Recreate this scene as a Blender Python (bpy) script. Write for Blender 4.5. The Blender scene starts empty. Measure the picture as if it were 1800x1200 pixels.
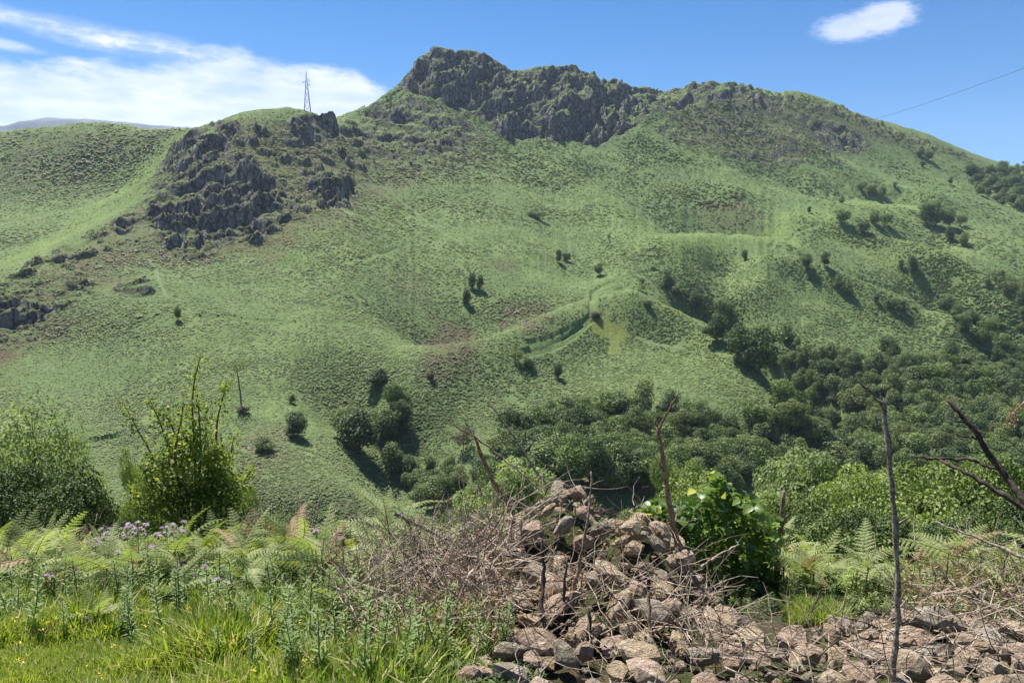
import bpy, math, random
import numpy as np
from mathutils import Vector, Matrix, Euler

random.seed(7)
RNG = np.random.default_rng(7)
sc = bpy.context.scene
COL = sc.collection

# ---------------------------------------------------------------- camera
FPX = 1300.0                      # focal length in pixels of the 1800 wide photograph
PITCH = math.atan(170.0 / FPX)    # looking slightly down across the valley
cam_data = bpy.data.cameras.new("camera")
cam = bpy.data.objects.new("camera", cam_data)
COL.objects.link(cam)
cam_data.sensor_width = 36.0
cam_data.lens = 26.0
cam_data.clip_start = 0.05
cam_data.clip_end = 40000.0
cam.location = (0, 0, 0)
cam.rotation_euler = (math.pi / 2 - PITCH, 0, 0)
sc.camera = cam

# ---------------------------------------------------------------- light
SUN_EL = math.radians(60.0)
SUN_AZ = math.radians(-31.0)      # from straight ahead (+Y), negative to the left
sun_dir = Vector((math.sin(SUN_AZ) * math.cos(SUN_EL), math.cos(SUN_AZ) * math.cos(SUN_EL), math.sin(SUN_EL)))
sd = bpy.data.lights.new("sun", "SUN")
sd.energy = 5.0
sd.angle = math.radians(0.55)
sd.color = (1.0, 0.955, 0.88)
sun = bpy.data.objects.new("sun", sd)
sun.rotation_euler = sun_dir.to_track_quat('Z', 'Y').to_euler()
COL.objects.link(sun)

world = bpy.data.worlds.new("World")
sc.world = world
world.use_nodes = True
sc.view_settings.view_transform = 'Standard'
sc.view_settings.look = 'None'
sc.view_settings.gamma = 1.0
sc.view_settings.use_curve_mapping = False
sc.view_settings.exposure = 1.06
SKY_STRENGTH = 0.080


class NT:
    """small helper for node trees"""
    def __init__(self, tree):
        self.t = tree
        tree.nodes.clear()

    def n(self, kind, **kw):
        nd = self.t.nodes.new(kind)
        for k, v in kw.items():
            if k.startswith('i_'):
                key = k[2:]
                nd.inputs[int(key) if key.isdigit() else key.replace('_', ' ')].default_value = v
            else:
                setattr(nd, k, v)
        return nd

    def l(self, a, b):
        self.t.links.new(a, b)

    def math(self, op, a, b=None, c=None, clamp=False):
        nd = self.t.nodes.new('ShaderNodeMath')
        nd.operation = op
        nd.use_clamp = clamp
        for i, x in enumerate((a, b, c)):
            if x is None:
                continue
            if isinstance(x, (int, float)):
                nd.inputs[i].default_value = x
            else:
                self.l(x, nd.inputs[i])
        return nd.outputs[0]

    def smooth(self, x, lo, hi):
        nd = self.t.nodes.new('ShaderNodeMapRange')
        nd.interpolation_type = 'SMOOTHSTEP'
        self.l(x, nd.inputs[0])
        for i, y in ((1, lo), (2, hi)):
            if isinstance(y, (int, float)):
                nd.inputs[i].default_value = y
            else:
                self.l(y, nd.inputs[i])
        return nd.outputs[0]

    def mix(self, f, a, b, blend='MIX'):
        nd = self.t.nodes.new('ShaderNodeMix')
        nd.data_type = 'RGBA'
        nd.blend_type = blend
        for i, x in ((0, f), (6, a), (7, b)):
            if isinstance(x, (int, float)):
                nd.inputs[i].default_value = x
            elif isinstance(x, tuple):
                nd.inputs[i].default_value = (x[0], x[1], x[2], 1)
            else:
                self.l(x, nd.inputs[i])
        return nd.outputs[2]

    def noise(self, vec, scale, detail=4.0, rough=0.55, out=0):
        nd = self.t.nodes.new('ShaderNodeTexNoise')
        nd.inputs['Scale'].default_value = scale
        nd.inputs['Detail'].default_value = detail
        nd.inputs['Roughness'].default_value = rough
        if vec is not None:
            self.l(vec, nd.inputs['Vector'])
        return nd.outputs[out]


def sky_world():
    w = NT(world.node_tree)
    out = w.n('ShaderNodeOutputWorld')
    bg = w.n('ShaderNodeBackground', i_1=SKY_STRENGTH)
    sky = w.n('ShaderNodeTexSky', sky_type='NISHITA', sun_disc=False)
    sky.sun_elevation = SUN_EL
    sky.sun_rotation = SUN_AZ
    sky.altitude = 1500.0
    sky.air_density = 0.85
    sky.dust_density = 0.05
    sky.ozone_density = 3.2
    # clouds: a bank low over the far mountains, and a few fair-weather puffs, all by direction
    tc = w.n('ShaderNodeTexCoord')
    sep = w.n('ShaderNodeSeparateXYZ')
    w.l(tc.outputs['Generated'], sep.inputs[0])
    X, Y, Z = sep.outputs
    az = w.math('ARCTAN2', X, Y)                                   # 0 ahead, negative left
    hyp = w.math('SQRT', w.math('ADD', w.math('MULTIPLY', X, X), w.math('MULTIPLY', Y, Y)))
    el = w.math('ARCTAN2', Z, hyp)
    cv = w.n('ShaderNodeCombineXYZ')
    w.l(w.math('MULTIPLY', az, 1.0), cv.inputs[0])
    w.l(w.math('MULTIPLY', el, 2.6), cv.inputs[1])
    base = cv.outputs[0]
    n1 = w.noise(base, 5.5, 7.0, 0.52)
    n2 = w.noise(base, 2.2, 3.0, 0.5)
    n3 = w.noise(base, 26.0, 5.0, 0.6)
    n4 = w.noise(base, 55.0, 6.0, 0.6)
    d = w.math('ADD', w.math('MULTIPLY', w.math('SUBTRACT', n1, 0.5), 0.062), w.math('MULTIPLY', w.math('SUBTRACT', n3, 0.5), 0.034))

    def curve(points):
        cr = w.n('ShaderNodeFloatCurve')
        c = cr.mapping.curves[0]
        mr = w.math('ADD', w.math('MULTIPLY', az, 1 / 6.4), 0.5)
        w.l(mr, cr.inputs[1])
        pts = sorted(((a / 6.4 + 0.5), e) for a, e in points)
        c.points[0].location = pts[0]
        c.points[1].location = pts[-1]
        for p in pts[1:-1]:
            c.points.new(*p)
        for p in c.points:
            p.handle_type = 'AUTO_CLAMPED'
        cr.mapping.update()
        return cr.outputs[0]
    # upper edge of the bank (elevation in radians, against azimuth)
    top = curve([(-3.14, 0.16), (-2.2, 0.18), (-1.6, 0.21), (-1.0, 0.215), (-0.66, 0.196), (-0.585, 0.200), (-0.50, 0.203), (-0.43, 0.216),
                 (-0.40, 0.222), (-0.355, 0.232), (-0.315, 0.218), (-0.285, 0.214), (-0.215, 0.218), (-0.18, 0.206), (-0.15, 0.19), (-0.08, 0.13), (0.0, 0.02), (0.8, 0.0), (1.6, 0.10), (2.3, 0.18), (3.14, 0.16)])
    edge = w.math('SUBTRACT', w.math('ADD', top, d), el)
    bank = w.smooth(edge, -0.006, 0.018)
    # long streak above the bank, running down to the right
    tilt = w.math('ADD', w.math('MULTIPLY', w.math('ADD', az, 0.50), -0.10), 0.231)
    s_mid = w.math('ABSOLUTE', w.math('SUBTRACT', w.math('ADD', el, w.math('MULTIPLY', d, 0.35)), tilt))
    s_wid = w.smooth(az, -0.72, -0.40)
    s_w = w.math('ADD', 0.004, w.math('MULTIPLY', s_wid, 0.008))
    streak = w.smooth(w.math('SUBTRACT', s_w, s_mid), -0.008, 0.010)
    s_end = w.math('MULTIPLY', w.smooth(az, -0.345, -0.40), w.smooth(az, -1.2, -0.75))
    streak = w.math('MULTIPLY', w.math('MULTIPLY', streak, s_end), w.math('ADD', 0.45, w.math('MULTIPLY', w.smooth(w.math('ADD', n1, w.math('MULTIPLY', w.math('SUBTRACT', n4, 0.5), 0.7)), 0.38, 0.6), 0.55)))
    # small cloud at far left
    def puff(a0, e0, ra, re, tiltk, soft, amp, wobble=1.0):
        da = w.math('SUBTRACT', az, a0)
        de = w.math('SUBTRACT', w.math('SUBTRACT', el, e0), w.math('MULTIPLY', da, tiltk))
        q = w.math('SQRT', w.math('ADD', w.math('POWER', w.math('DIVIDE', w.math('ABSOLUTE', da), ra), 2.0),
                                  w.math('POWER', w.math('DIVIDE', w.math('ABSOLUTE', de), re), 2.0)))
        q = w.math('SUBTRACT', q, w.math('ADD', w.math('MULTIPLY', d, 11.0 * wobble), w.math('MULTIPLY', w.math('SUBTRACT', n4, 0.5), 0.9)))
        return w.math('MULTIPLY', w.smooth(q, 1.0 + soft, 1.0 - soft), amp)
    p1 = puff(-0.585, 0.212, 0.03, 0.005, -0.1, 0.6, 0.7)
    p2 = puff(0.445, 0.2550, 0.037, 0.0175, 0.05, 0.34, 1.0)
    p2b = puff(0.412, 0.2490, 0.036, 0.0145, 0.0, 0.42, 0.95)
    veil = w.math('MULTIPLY', w.math('MULTIPLY', w.smooth(az, -0.40, -0.62), w.smooth(el, 0.26, 0.34)), w.smooth(n2, 0.40, 0.68))
    veil = w.math('MULTIPLY', veil, 0.35)
    cov = bank
    for x in (streak, p1, p2, p2b, veil):
        cov = w.math('MAXIMUM', cov, x)
    # inner tone of the clouds: soft grey-blue streaks under white tops
    cv2 = w.n('ShaderNodeCombineXYZ')
    w.l(az, cv2.inputs[0])
    w.l(w.math('MULTIPLY', el, 5.0), cv2.inputs[1])
    tone = w.noise(cv2.outputs[0], 5.0, 6.0, 0.55)
    tone = w.smooth(tone, 0.30, 0.62)
    c_col = w.mix(tone, (4.1, 4.9, 7.4), (6.9, 7.0, 7.8))
    dens = w.math('ADD', 0.70, w.math('MULTIPLY', w.smooth(w.math('ADD', n1, w.math('MULTIPLY', w.math('SUBTRACT', n3, 0.5), 0.5)), 0.35, 0.62), 0.28))
    cov = w.math('MULTIPLY', cov, dens)
    # deeper blue, as a phone renders it
    hs = w.n('ShaderNodeHueSaturation', i_0=0.5, i_1=1.42, i_2=0.80)
    w.l(sky.outputs[0], hs.inputs['Color'])
    w.l(w.mix(cov, hs.outputs[0], c_col), bg.inputs[0])
    w.l(bg.outputs[0], out.inputs[0])


sky_world()

# ---------------------------------------------------------------- projection helpers (for laying the valley out)
CP, SP = math.cos(PITCH), math.sin(PITCH)


def ray(u, v):
    """world direction (y = 1) through pixel (u, v) of the 1800 x 1200 photograph"""
    a = (np.asarray(u, float) - 900.0) / FPX
    b = (600.0 - np.asarray(v, float)) / FPX
    dy = CP + b * SP
    dz = -SP + b * CP
    return a / dy, dz / dy


def at(u, v, Y):
    rx, rz = ray(u, v)
    return rx * Y, Y, rz * Y


def proj(x, y, z):
    c = np.maximum(y * CP - z * SP, 1e-3)
    return 900 + FPX * x / c, 600 - FPX * (y * SP + z * CP) / c


# ---------------------------------------------------------------- noise
def _hash(ix, iy, seed):
    h = (ix.astype(np.int64) * 374761393 + iy.astype(np.int64) * 668265263 + seed * 974634777) & 0xFFFFFFFF
    h = ((h ^ (h >> 13)) * 1274126177) & 0xFFFFFFFF
    h = (h ^ (h >> 16)) & 0xFFFFFFFF
    return h.astype(np.float64) / 4294967295.0


def vnoise(x, y, seed=0):
    ix, iy = np.floor(x), np.floor(y)
    fx, fy = x - ix, y - iy
    fx = fx * fx * fx * (fx * (fx * 6 - 15) + 10)
    fy = fy * fy * fy * (fy * (fy * 6 - 15) + 10)
    a = _hash(ix, iy, seed); b = _hash(ix + 1, iy, seed)
    c = _hash(ix, iy + 1, seed); d = _hash(ix + 1, iy + 1, seed)
    return (a * (1 - fx) + b * fx) * (1 - fy) + (c * (1 - fx) + d * fx) * fy - 0.5


def fbm(x, y, seed=0, octv=4, gain=0.5):
    s, a = 0.0, 1.0
    for o in range(octv):
        s = s + a * vnoise(x * 2 ** o + 17.3 * o, y * 2 ** o - 9.1 * o, seed + o)
        a *= gain
    return s


def cells(x, y, seed=0, jitter=0.9):
    """voronoi: F1, F2, id hash, offset to the cell's point"""
    ix, iy = np.floor(x), np.floor(y)
    f1 = np.full(x.shape, 9.0); f2 = np.full(x.shape, 9.0)
    hid = np.zeros(x.shape); ox = np.zeros(x.shape); oy = np.zeros(x.shape)
    for dx in (-1, 0, 1):
        for dy in (-1, 0, 1):
            cx, cy = ix + dx, iy + dy
            px = cx + 0.5 + jitter * (_hash(cx, cy, seed) - 0.5)
            py = cy + 0.5 + jitter * (_hash(cx, cy, seed + 91) - 0.5)
            ddx, ddy = x - px, y - py
            d = np.sqrt(ddx * ddx + ddy * ddy)
            near = d < f1
            f2 = np.where(near, f1, np.minimum(f2, d))
            hid = np.where(near, _hash(cx, cy, seed + 177), hid)
            ox = np.where(near, ddx, ox); oy = np.where(near, ddy, oy)
            f1 = np.where(near, d, f1)
    return f1, f2, hid, ox, oy


def blocks(x, y, seed, k=11.0):
    """smoothly joined tilted blocks of random height"""
    ix, iy = np.floor(x), np.floor(y)
    sw = 0.0; sh = 0.0
    for dx in (-1, 0, 1):
        for dy in (-1, 0, 1):
            cx, cy = ix + dx, iy + dy
            ddx = x - (cx + 0.5 + 0.85 * (_hash(cx, cy, seed) - 0.5))
            ddy = y - (cy + 0.5 + 0.85 * (_hash(cx, cy, seed + 91) - 0.5))
            w = np.exp(-k * (ddx * ddx + ddy * ddy) ** 0.5 - k * 0.8 * (ddx * ddx + ddy * ddy))
            hid = _hash(cx, cy, seed + 177)
            sw = sw + w
            sh = sh + w * ((hid - 0.45) * 1.1 + (0.50 * ddx - 0.65 * ddy) * 1.1)
    return sh / (sw + 1e-12)


def sstep(x, a, b):
    t = np.clip((x - a) / (b - a), 0, 1)
    return t * t * (3 - 2 * t)


# ---------------------------------------------------------------- the lie of the land
# (u, v, distance) of ground that the photograph shows, read off slope by slope
GP = [
 # skyline from left to right
 (-420, 262, 700), (-250, 245, 700), (-120, 236, 680), (0, 233, 660), (75, 229, 640), (150, 223, 630), (230, 223, 610), (300, 227, 590), (345, 226, 575), (385, 214, 562),
 (410, 206, 556), (450, 198, 556), (500, 193, 558), (545, 197, 565), (572, 208, 590), (600, 206, 640), (640, 190, 665), (680, 163, 690), (705, 145, 705),
 (735, 108, 716), (765, 84, 724), (805, 88, 732), (845, 90, 740), (885, 112, 750), (915, 128, 755), (950, 116, 768), (1000, 116, 778),
 (1040, 130, 785), (1080, 142, 790), (1120, 154, 795), (1165, 156, 800), (1200, 155, 805), (1230, 142, 812), (1290, 141, 820), (1330, 152, 825),
 (1360, 160, 830), (1410, 161, 838), (1450, 173, 845), (1500, 197, 858), (1550, 214, 870), (1600, 229, 885), (1650, 250, 900), (1700, 271, 920),
 (1740, 288, 935), (1800, 291, 950), (1900, 285, 960), (2050, 270, 980), (2300, 240, 1000),
 # left hill and the trough between it and the rib
 (0, 300, 545), (100, 290, 545), (200, 290, 545), (300, 262, 555), (330, 235, 565), (0, 400, 430), (100, 400, 425), (200, 350, 470), (270, 310, 512), (-200, 400, 460), (-200, 300, 560),
 (0, 470, 352), (60, 450, 365), (140, 405, 408), (215, 360, 450),
 # rib: its crest and near face
 (0, 505, 300), (60, 465, 338), (130, 425, 372), (200, 385, 405), (250, 345, 438), (290, 290, 480), (340, 245, 525), (395, 215, 552),
 (0, 600, 248), (60, 590, 258), (110, 540, 282), (160, 480, 318), (230, 420, 362), (270, 440, 350), (350, 455, 345), (430, 440, 360), (500, 395, 400), (300, 380, 410), (400, 340, 440),
 (450, 260, 505), (520, 320, 470), (600, 370, 435), (630, 330, 480), (560, 260, 525), (590, 235, 560), (640, 250, 575), (-200, 560, 290), (-200, 640, 240), (-400, 500, 340),
 # main slope, left and centre
 (0, 660, 222), (0, 750, 190), (100, 650, 226), (100, 760, 188), (200, 550, 272), (200, 700, 208), (300, 500, 306), (300, 600, 250), (300, 750, 194),
 (420, 500, 318), (420, 600, 258), (420, 700, 214), (420, 800, 180), (550, 460, 358), (550, 560, 290), (550, 660, 240), (550, 760, 200), (550, 870, 166),
 (680, 360, 468), (680, 460, 375), (680, 560, 305), (680, 640, 262), (660, 740, 218), (660, 830, 184),
 (700, 290, 560), (780, 290, 580), (800, 380, 480), (800, 470, 388), (790, 560, 318), (760, 620, 282), (860, 250, 640), (850, 300, 588), (950, 250, 665), (950, 300, 605), (1050, 262, 670),
 (900, 380, 500), (900, 450, 425), (880, 520, 362), (860, 580, 318), (1000, 350, 560), (1000, 420, 475), (980, 480, 412),
 # spur below the track
 (760, 670, 256), (850, 625, 285), (900, 605, 300), (960, 585, 318), (1030, 560, 340), (1080, 565, 340), (800, 760, 218), (900, 700, 252), (900, 800, 205), (1000, 640, 292), (1000, 720, 250),
 (1100, 620, 308), (1100, 700, 262), (1100, 800, 214), (1200, 660, 286), (1200, 730, 252), (1300, 720, 258), (1380, 740, 252), (1000, 860, 176), (1200, 850, 190),
 (1140, 570, 338), (1190, 585, 330), (1240, 608, 318), (1300, 645, 300), (1350, 670, 288), (1392, 692, 280),
 # shelf with the track, gully behind the spur
 (1040, 530, 368), (1060, 505, 390), (1120, 490, 405), (1180, 478, 425), (1150, 530, 372), (1200, 545, 368), (1230, 562, 362), (1215, 500, 415), (1265, 545, 398), (1280, 590, 372),
 (1330, 640, 350), (1400, 690, 322), (1450, 720, 300),
 # second spur
 (1310, 540, 400), (1320, 505, 425), (1370, 484, 440), (1420, 490, 438), (1470, 508, 430), (1530, 535, 420), (1600, 565, 408), (1660, 590, 398), (1700, 604, 392), (1760, 640, 375), (1900, 700, 350),
 (1400, 550, 395), (1400, 620, 360), (1500, 600, 375), (1500, 660, 338), (1600, 650, 345), (1700, 680, 335), (1500, 740, 290), (1600, 740, 292), (1700, 760, 280), (1800, 780, 270), (1600, 830, 235), (1400, 800, 245), (1900, 800, 270),
 # hollow behind the second spur, benches to the right
 (1440, 470, 470), (1510, 510, 458), (1590, 545, 448), (1650, 575, 440), (1500, 440, 520), (1580, 480, 492), (1640, 530, 455), (1700, 560, 440), (1750, 600, 420),
 (1640, 450, 530), (1720, 470, 510), (1770, 430, 570), (1700, 420, 580), (1600, 410, 588), (1680, 505, 480), (1760, 540, 455), (1850, 480, 530), (1900, 560, 470),
 # saddle and upper right slopes
 (1200, 445, 452), (1250, 440, 470), (1300, 430, 490), (1360, 415, 520), (1420, 390, 560), (1470, 385, 575), (1500, 368, 610), (1560, 365, 625), (1620, 370, 632), (1700, 380, 635), (1780, 400, 625),
 (1250, 400, 530), (1300, 380, 560), (1350, 350, 605), (1430, 345, 630), (1520, 340, 660), (1600, 340, 680), (1680, 345, 690), (1760, 360, 700), (1900, 380, 700),
 (1100, 300, 630), (1100, 360, 560), (1150, 420, 478), (1200, 350, 590), (1200, 280, 670), (1200, 220, 735), (1300, 220, 752), (1300, 300, 672), (1400, 230, 765), (1400, 300, 692), (1480, 265, 758), (1550, 300, 735), (1640, 310, 750), (1720, 310, 800), (1800, 320, 830), (1900, 320, 850),
 # foot of the crags
 (1130, 205, 725), (1000, 200, 712), (930, 195, 698), (800, 165, 688), (860, 210, 680), (750, 190, 660), (700, 200, 640), (650, 215, 625),
]
pts = np.array([at(*p) for p in GP])
# ground out of sight: falls away behind the skyline, and the valley below the camera
SKY_N = 48
extra = []
for k in range(SKY_N):
    u, v, Y = GP[k]
    x, y, z = at(u, v, Y)
    for f, dz in ((1.16, -0.20), (1.5, -0.34), (2.2, -0.5)):
        drop = dz * (120 + 0.25 * z)
        extra.append((x * f, y * f, z + drop * f))
NEAR_Y = np.array([-60, -10, 0, 2, 3.2, 5, 8, 12, 20, 40, 70, 110, 150])
NEAR_Z = np.array([12, 0.5, -1.6, -1.64, -1.9, -2.45, -3.8, -6.0, -10.2, -21, -37, -57, -72])
for x in (-700, -450, -280, -160, -80, 0, 80, 160, 280, 450, 700):
    for y in (-150, 0, 40, 70, 105, 140):
        if abs(x) > 60 or y >= 40:
            z = float(np.interp(y, NEAR_Y, NEAR_Z)) if y >= -60 else 35.0
            extra.append((x, y, z - 0.03 * x))
    if abs(x) > 160:
        extra.append((x, 165, -70.0 - 0.05 * x + 0.05 * abs(x)))
extra.append((-60, 150, -73)); extra.append((60, 155, -76)); extra.append((0, 150, -74)); extra.append((160, 185, -80)); extra.append((-160, 150, -66))
pts = np.vstack([pts, np.array(extra)])
SC = 400.0


def _phi(r2):
    return r2 * np.log(r2 + 1e-12)


def tps_fit(P):
    n = len(P)
    xy = P[:, :2] / SC
    d2 = ((xy[:, None] - xy[None]) ** 2).sum(-1)
    A = np.zeros((n + 3, n + 3))
    A[:n, :n] = _phi(d2) + np.eye(n) * 4e-6
    A[:n, n] = 1; A[:n, n + 1:] = xy
    A[n, :n] = 1; A[n + 1:, :n] = xy.T
    b = np.zeros(n + 3); b[:n] = P[:, 2]
    return np.linalg.solve(A, b), xy


TW, TXY = tps_fit(pts)
GX0, GX1, GY0, GY1, GS = -1500.0, 1500.0, -200.0, 2100.0, 5.0
gx = np.arange(GX0, GX1 + GS, GS); gy = np.arange(GY0, GY1 + GS, GS)
GRID = np.zeros((len(gy), len(gx)))
for r in range(len(gy)):
    q = np.stack([gx / SC, np.full(len(gx), gy[r] / SC)], 1)
    d2 = ((q[:, None] - TXY[None]) ** 2).sum(-1)
    GRID[r] = _phi(d2) @ TW[:-3] + TW[-3] + q @ TW[-2:]
GRID = np.maximum(GRID, -110.0)


def grid_sample(x, y):
    """Catmull-Rom lookup"""
    fx = np.clip((x - GX0) / GS, 1, len(gx) - 3.001); fy = np.clip((y - GY0) / GS, 1, len(gy) - 3.001)
    ix = fx.astype(int); iy = fy.astype(int); tx = fx - ix; ty = fy - iy

    def wts(t):
        return (-0.5 * t ** 3 + t ** 2 - 0.5 * t, 1.5 * t ** 3 - 2.5 * t ** 2 + 1, -1.5 * t ** 3 + 2 * t ** 2 + 0.5 * t, 0.5 * t ** 3 - 0.5 * t ** 2)
    wx, wy = wts(tx), wts(ty)
    s = 0
    for j in range(4):
        row = 0
        for i in range(4):
            row = row + wx[i] * GRID[iy + j - 1, ix + i - 1]
        s = s + wy[j] * row
    return s


def near_h(x, y):
    z = np.interp(y, NEAR_Y, NEAR_Z)
    z = z - 0.35 * sstep(x, 1.2, 4.0) * sstep(y, 3.6, 7.0) - 0.03 * np.clip(x, -60, 60) * sstep(y, 3, 30)
    return z + 0.10 * fbm(x * 0.6, y * 0.6, 5, 3) * sstep(np.hypot(x, y), 0, 6)


def base_h(x, y):
    f = grid_sample(x, y)
    w = sstep(np.hypot(x, y), 32, 62)
    return near_h(x, y) * (1 - w) + f * w


def hit(u, v, h=None, rmin=30.0, rmax=1500.0, n=1400):
    """first ground point met by the ray through (u, v); past the skyline, the skyline's own point"""
    h = h or base_h
    u = np.atleast_1d(np.asarray(u, float)); v = np.atleast_1d(np.asarray(v, float))
    rx, rz = ray(u, v)
    Y = np.geomspace(rmin, rmax, n)
    X = rx[:, None] * Y[None]; Z = rz[:, None] * Y[None]
    H = h(X.ravel(), np.broadcast_to(Y, X.shape).ravel()).reshape(X.shape)
    below = H >= Z
    ok = below.any(1)
    k = np.where(ok, below.argmax(1), (H / Y[None]).argmax(1))
    k0 = np.maximum(k - 1, 0)
    i = np.arange(len(u))
    a = Z[i, k0] - H[i, k0]; b = H[i, k] - Z[i, k]
    t = np.where(ok & (k > 0), a / np.maximum(a + b, 1e-9), 1.0)
    y = Y[k0] * (1 - t) + Y[k] * t
    return rx * y, y, h(rx * y, y), ok


class Zone:
    """a patch of ground: outline read off the photograph, laid on the terrain, used in plan"""
    def __init__(self, poly, push=0.0):
        p = np.array(poly, float)
        # densify
        q = []
        for a, b in zip(p, np.roll(p, -1, 0)):
            m = max(1, int(np.hypot(*(b - a)) / 25))
            for k in range(m):
                q.append(a + (b - a) * k / m)
        q = np.array(q)
        x, y, z, ok = hit(q[:, 0], q[:, 1])
        y2 = np.where(ok, y, y + 22.0)
        x2 = np.where(ok, x, x * (y + 22.0) / y)
        self.p = np.stack([x2, y2], 1)
        self.lo = self.p.min(0) - 25; self.hi = self.p.max(0) + 25

    def sd(self, x, y):
        """signed distance in metres, positive inside"""
        out = np.full(x.shape, -25.0)
        m = (x > self.lo[0]) & (x < self.hi[0]) & (y > self.lo[1]) & (y < self.hi[1])
        if not m.any():
            return out
        px, py = x[m], y[m]
        best = np.full(px.shape, 1e9); ins = np.zeros(px.shape, bool)
        A = self.p; B = np.roll(A, -1, 0)
        for (ax, ay), (bx, by) in zip(A, B):
            ex, ey = bx - ax, by - ay
            t = np.clip(((px - ax) * ex + (py - ay) * ey) / (ex * ex + ey * ey + 1e-9), 0, 1)
            best = np.minimum(best, (px - ax - t * ex) ** 2 + (py - ay - t * ey) ** 2)
            c = (ay > py) != (by > py)
            if ey != 0:
                ins ^= c & (px < ex * (py - ay) / ey + ax)
        out[m] = np.where(ins, 1, -1) * np.sqrt(best)
        return out


class Line:
    def __init__(self, poly, pad=12.0):
        self.pad = pad
        p = np.array(poly, float)
        q = [p[0]]
        for a, b in zip(p[:-1], p[1:]):
            m = max(1, int(np.hypot(*(b - a)) / 20))
            for k in range(1, m + 1):
                q.append(a + (b - a) * k / m)
        q = np.array(q)
        x, y, z, ok = hit(q[:, 0], q[:, 1])
        self.p = np.stack([x, y], 1)
        self.lo = self.p.min(0) - pad; self.hi = self.p.max(0) + pad

    def dist(self, x, y):
        out = np.full(x.shape, self.pad)
        m = (x > self.lo[0]) & (x < self.hi[0]) & (y > self.lo[1]) & (y < self.hi[1])
        px, py = x[m], y[m]
        best = np.full(px.shape, 1e9)
        for (ax, ay), (bx, by) in zip(self.p[:-1], self.p[1:]):
            ex, ey = bx - ax, by - ay
            t = np.clip(((px - ax) * ex + (py - ay) * ey) / (ex * ex + ey * ey + 1e-9), 0, 1)
            best = np.minimum(best, (px - ax - t * ex) ** 2 + (py - ay - t * ey) ** 2)
        out[m] = np.sqrt(best)
        return out


# spurs, gullies and hollows: (line, height in metres, half width)
RELIEF = [
 ([(1240, 540), (1262, 575), (1300, 622), (1350, 655), (1400, 690), (1440, 720)], -17, 17),
 ([(1150, 535), (1200, 545), (1245, 560)], -6, 12),
 ([(1130, 585), (1190, 590), (1240, 610), (1300, 648), (1350, 675), (1388, 696)], 6, 15),
 ([(1315, 525), (1345, 494), (1400, 488), (1470, 510), (1540, 540), (1620, 572), (1700, 606)], 8, 15),
 ([(1440, 472), (1500, 500), (1570, 528), (1640, 560), (1700, 590)], -9, 15),
 ([(1260, 470), (1285, 505), (1290, 540)], -6, 13),
 ([(720, 702), (800, 652), (870, 618), (950, 588), (1030, 566), (1090, 566)], 7, 17),
 ([(780, 590), (850, 560), (930, 540)], -5, 24),
 ([(640, 700), (690, 740), (700, 800)], -8, 18),
 ([(1230, 385), (1290, 395), (1340, 400)], -9, 26),
 ([(1180, 440), (1280, 428), (1380, 405), (1440, 385)], 4, 20),
 ([(1480, 405), (1520, 425), (1580, 455), (1640, 490)], 5, 12),
 ([(1500, 395), (1560, 415), (1640, 430)], -6, 13),
 ([(1620, 455), (1680, 490), (1740, 530), (1780, 560)], 7, 14),
 ([(1640, 510), (1690, 550), (1740, 600)], -10, 18),
 ([(1340, 300), (1450, 335), (1560, 340)], -6, 24),
 ([(1380, 250), (1470, 290), (1560, 330), (1640, 350)], 5, 16),
 ([(1130, 250), (1220, 300), (1290, 345)], 5, 18),
 ([(1050, 300), (1130, 350), (1180, 400)], -5, 20),
 ([(880, 260), (960, 330), (1010, 400), (1040, 470)], -4, 22),
 ([(640, 300), (720, 400), (760, 500), (780, 570)], -4, 26),
 ([(560, 400), (620, 500), (650, 600)], 4, 26),
 ([(100, 600), (200, 690), (260, 760)], -4, 24),
]
GXX, GYY = np.meshgrid(gx, gy)
_add = np.zeros_like(GRID)
for poly_, a_, w_ in RELIEF:
    d_ = Line(poly_, pad=w_ * 2.8).dist(GXX, GYY)
    _add += 1.5 * a_ * np.exp(-(d_ / w_) ** 2) * (d_ < w_ * 2.75)
GRID = GRID + _add

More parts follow.
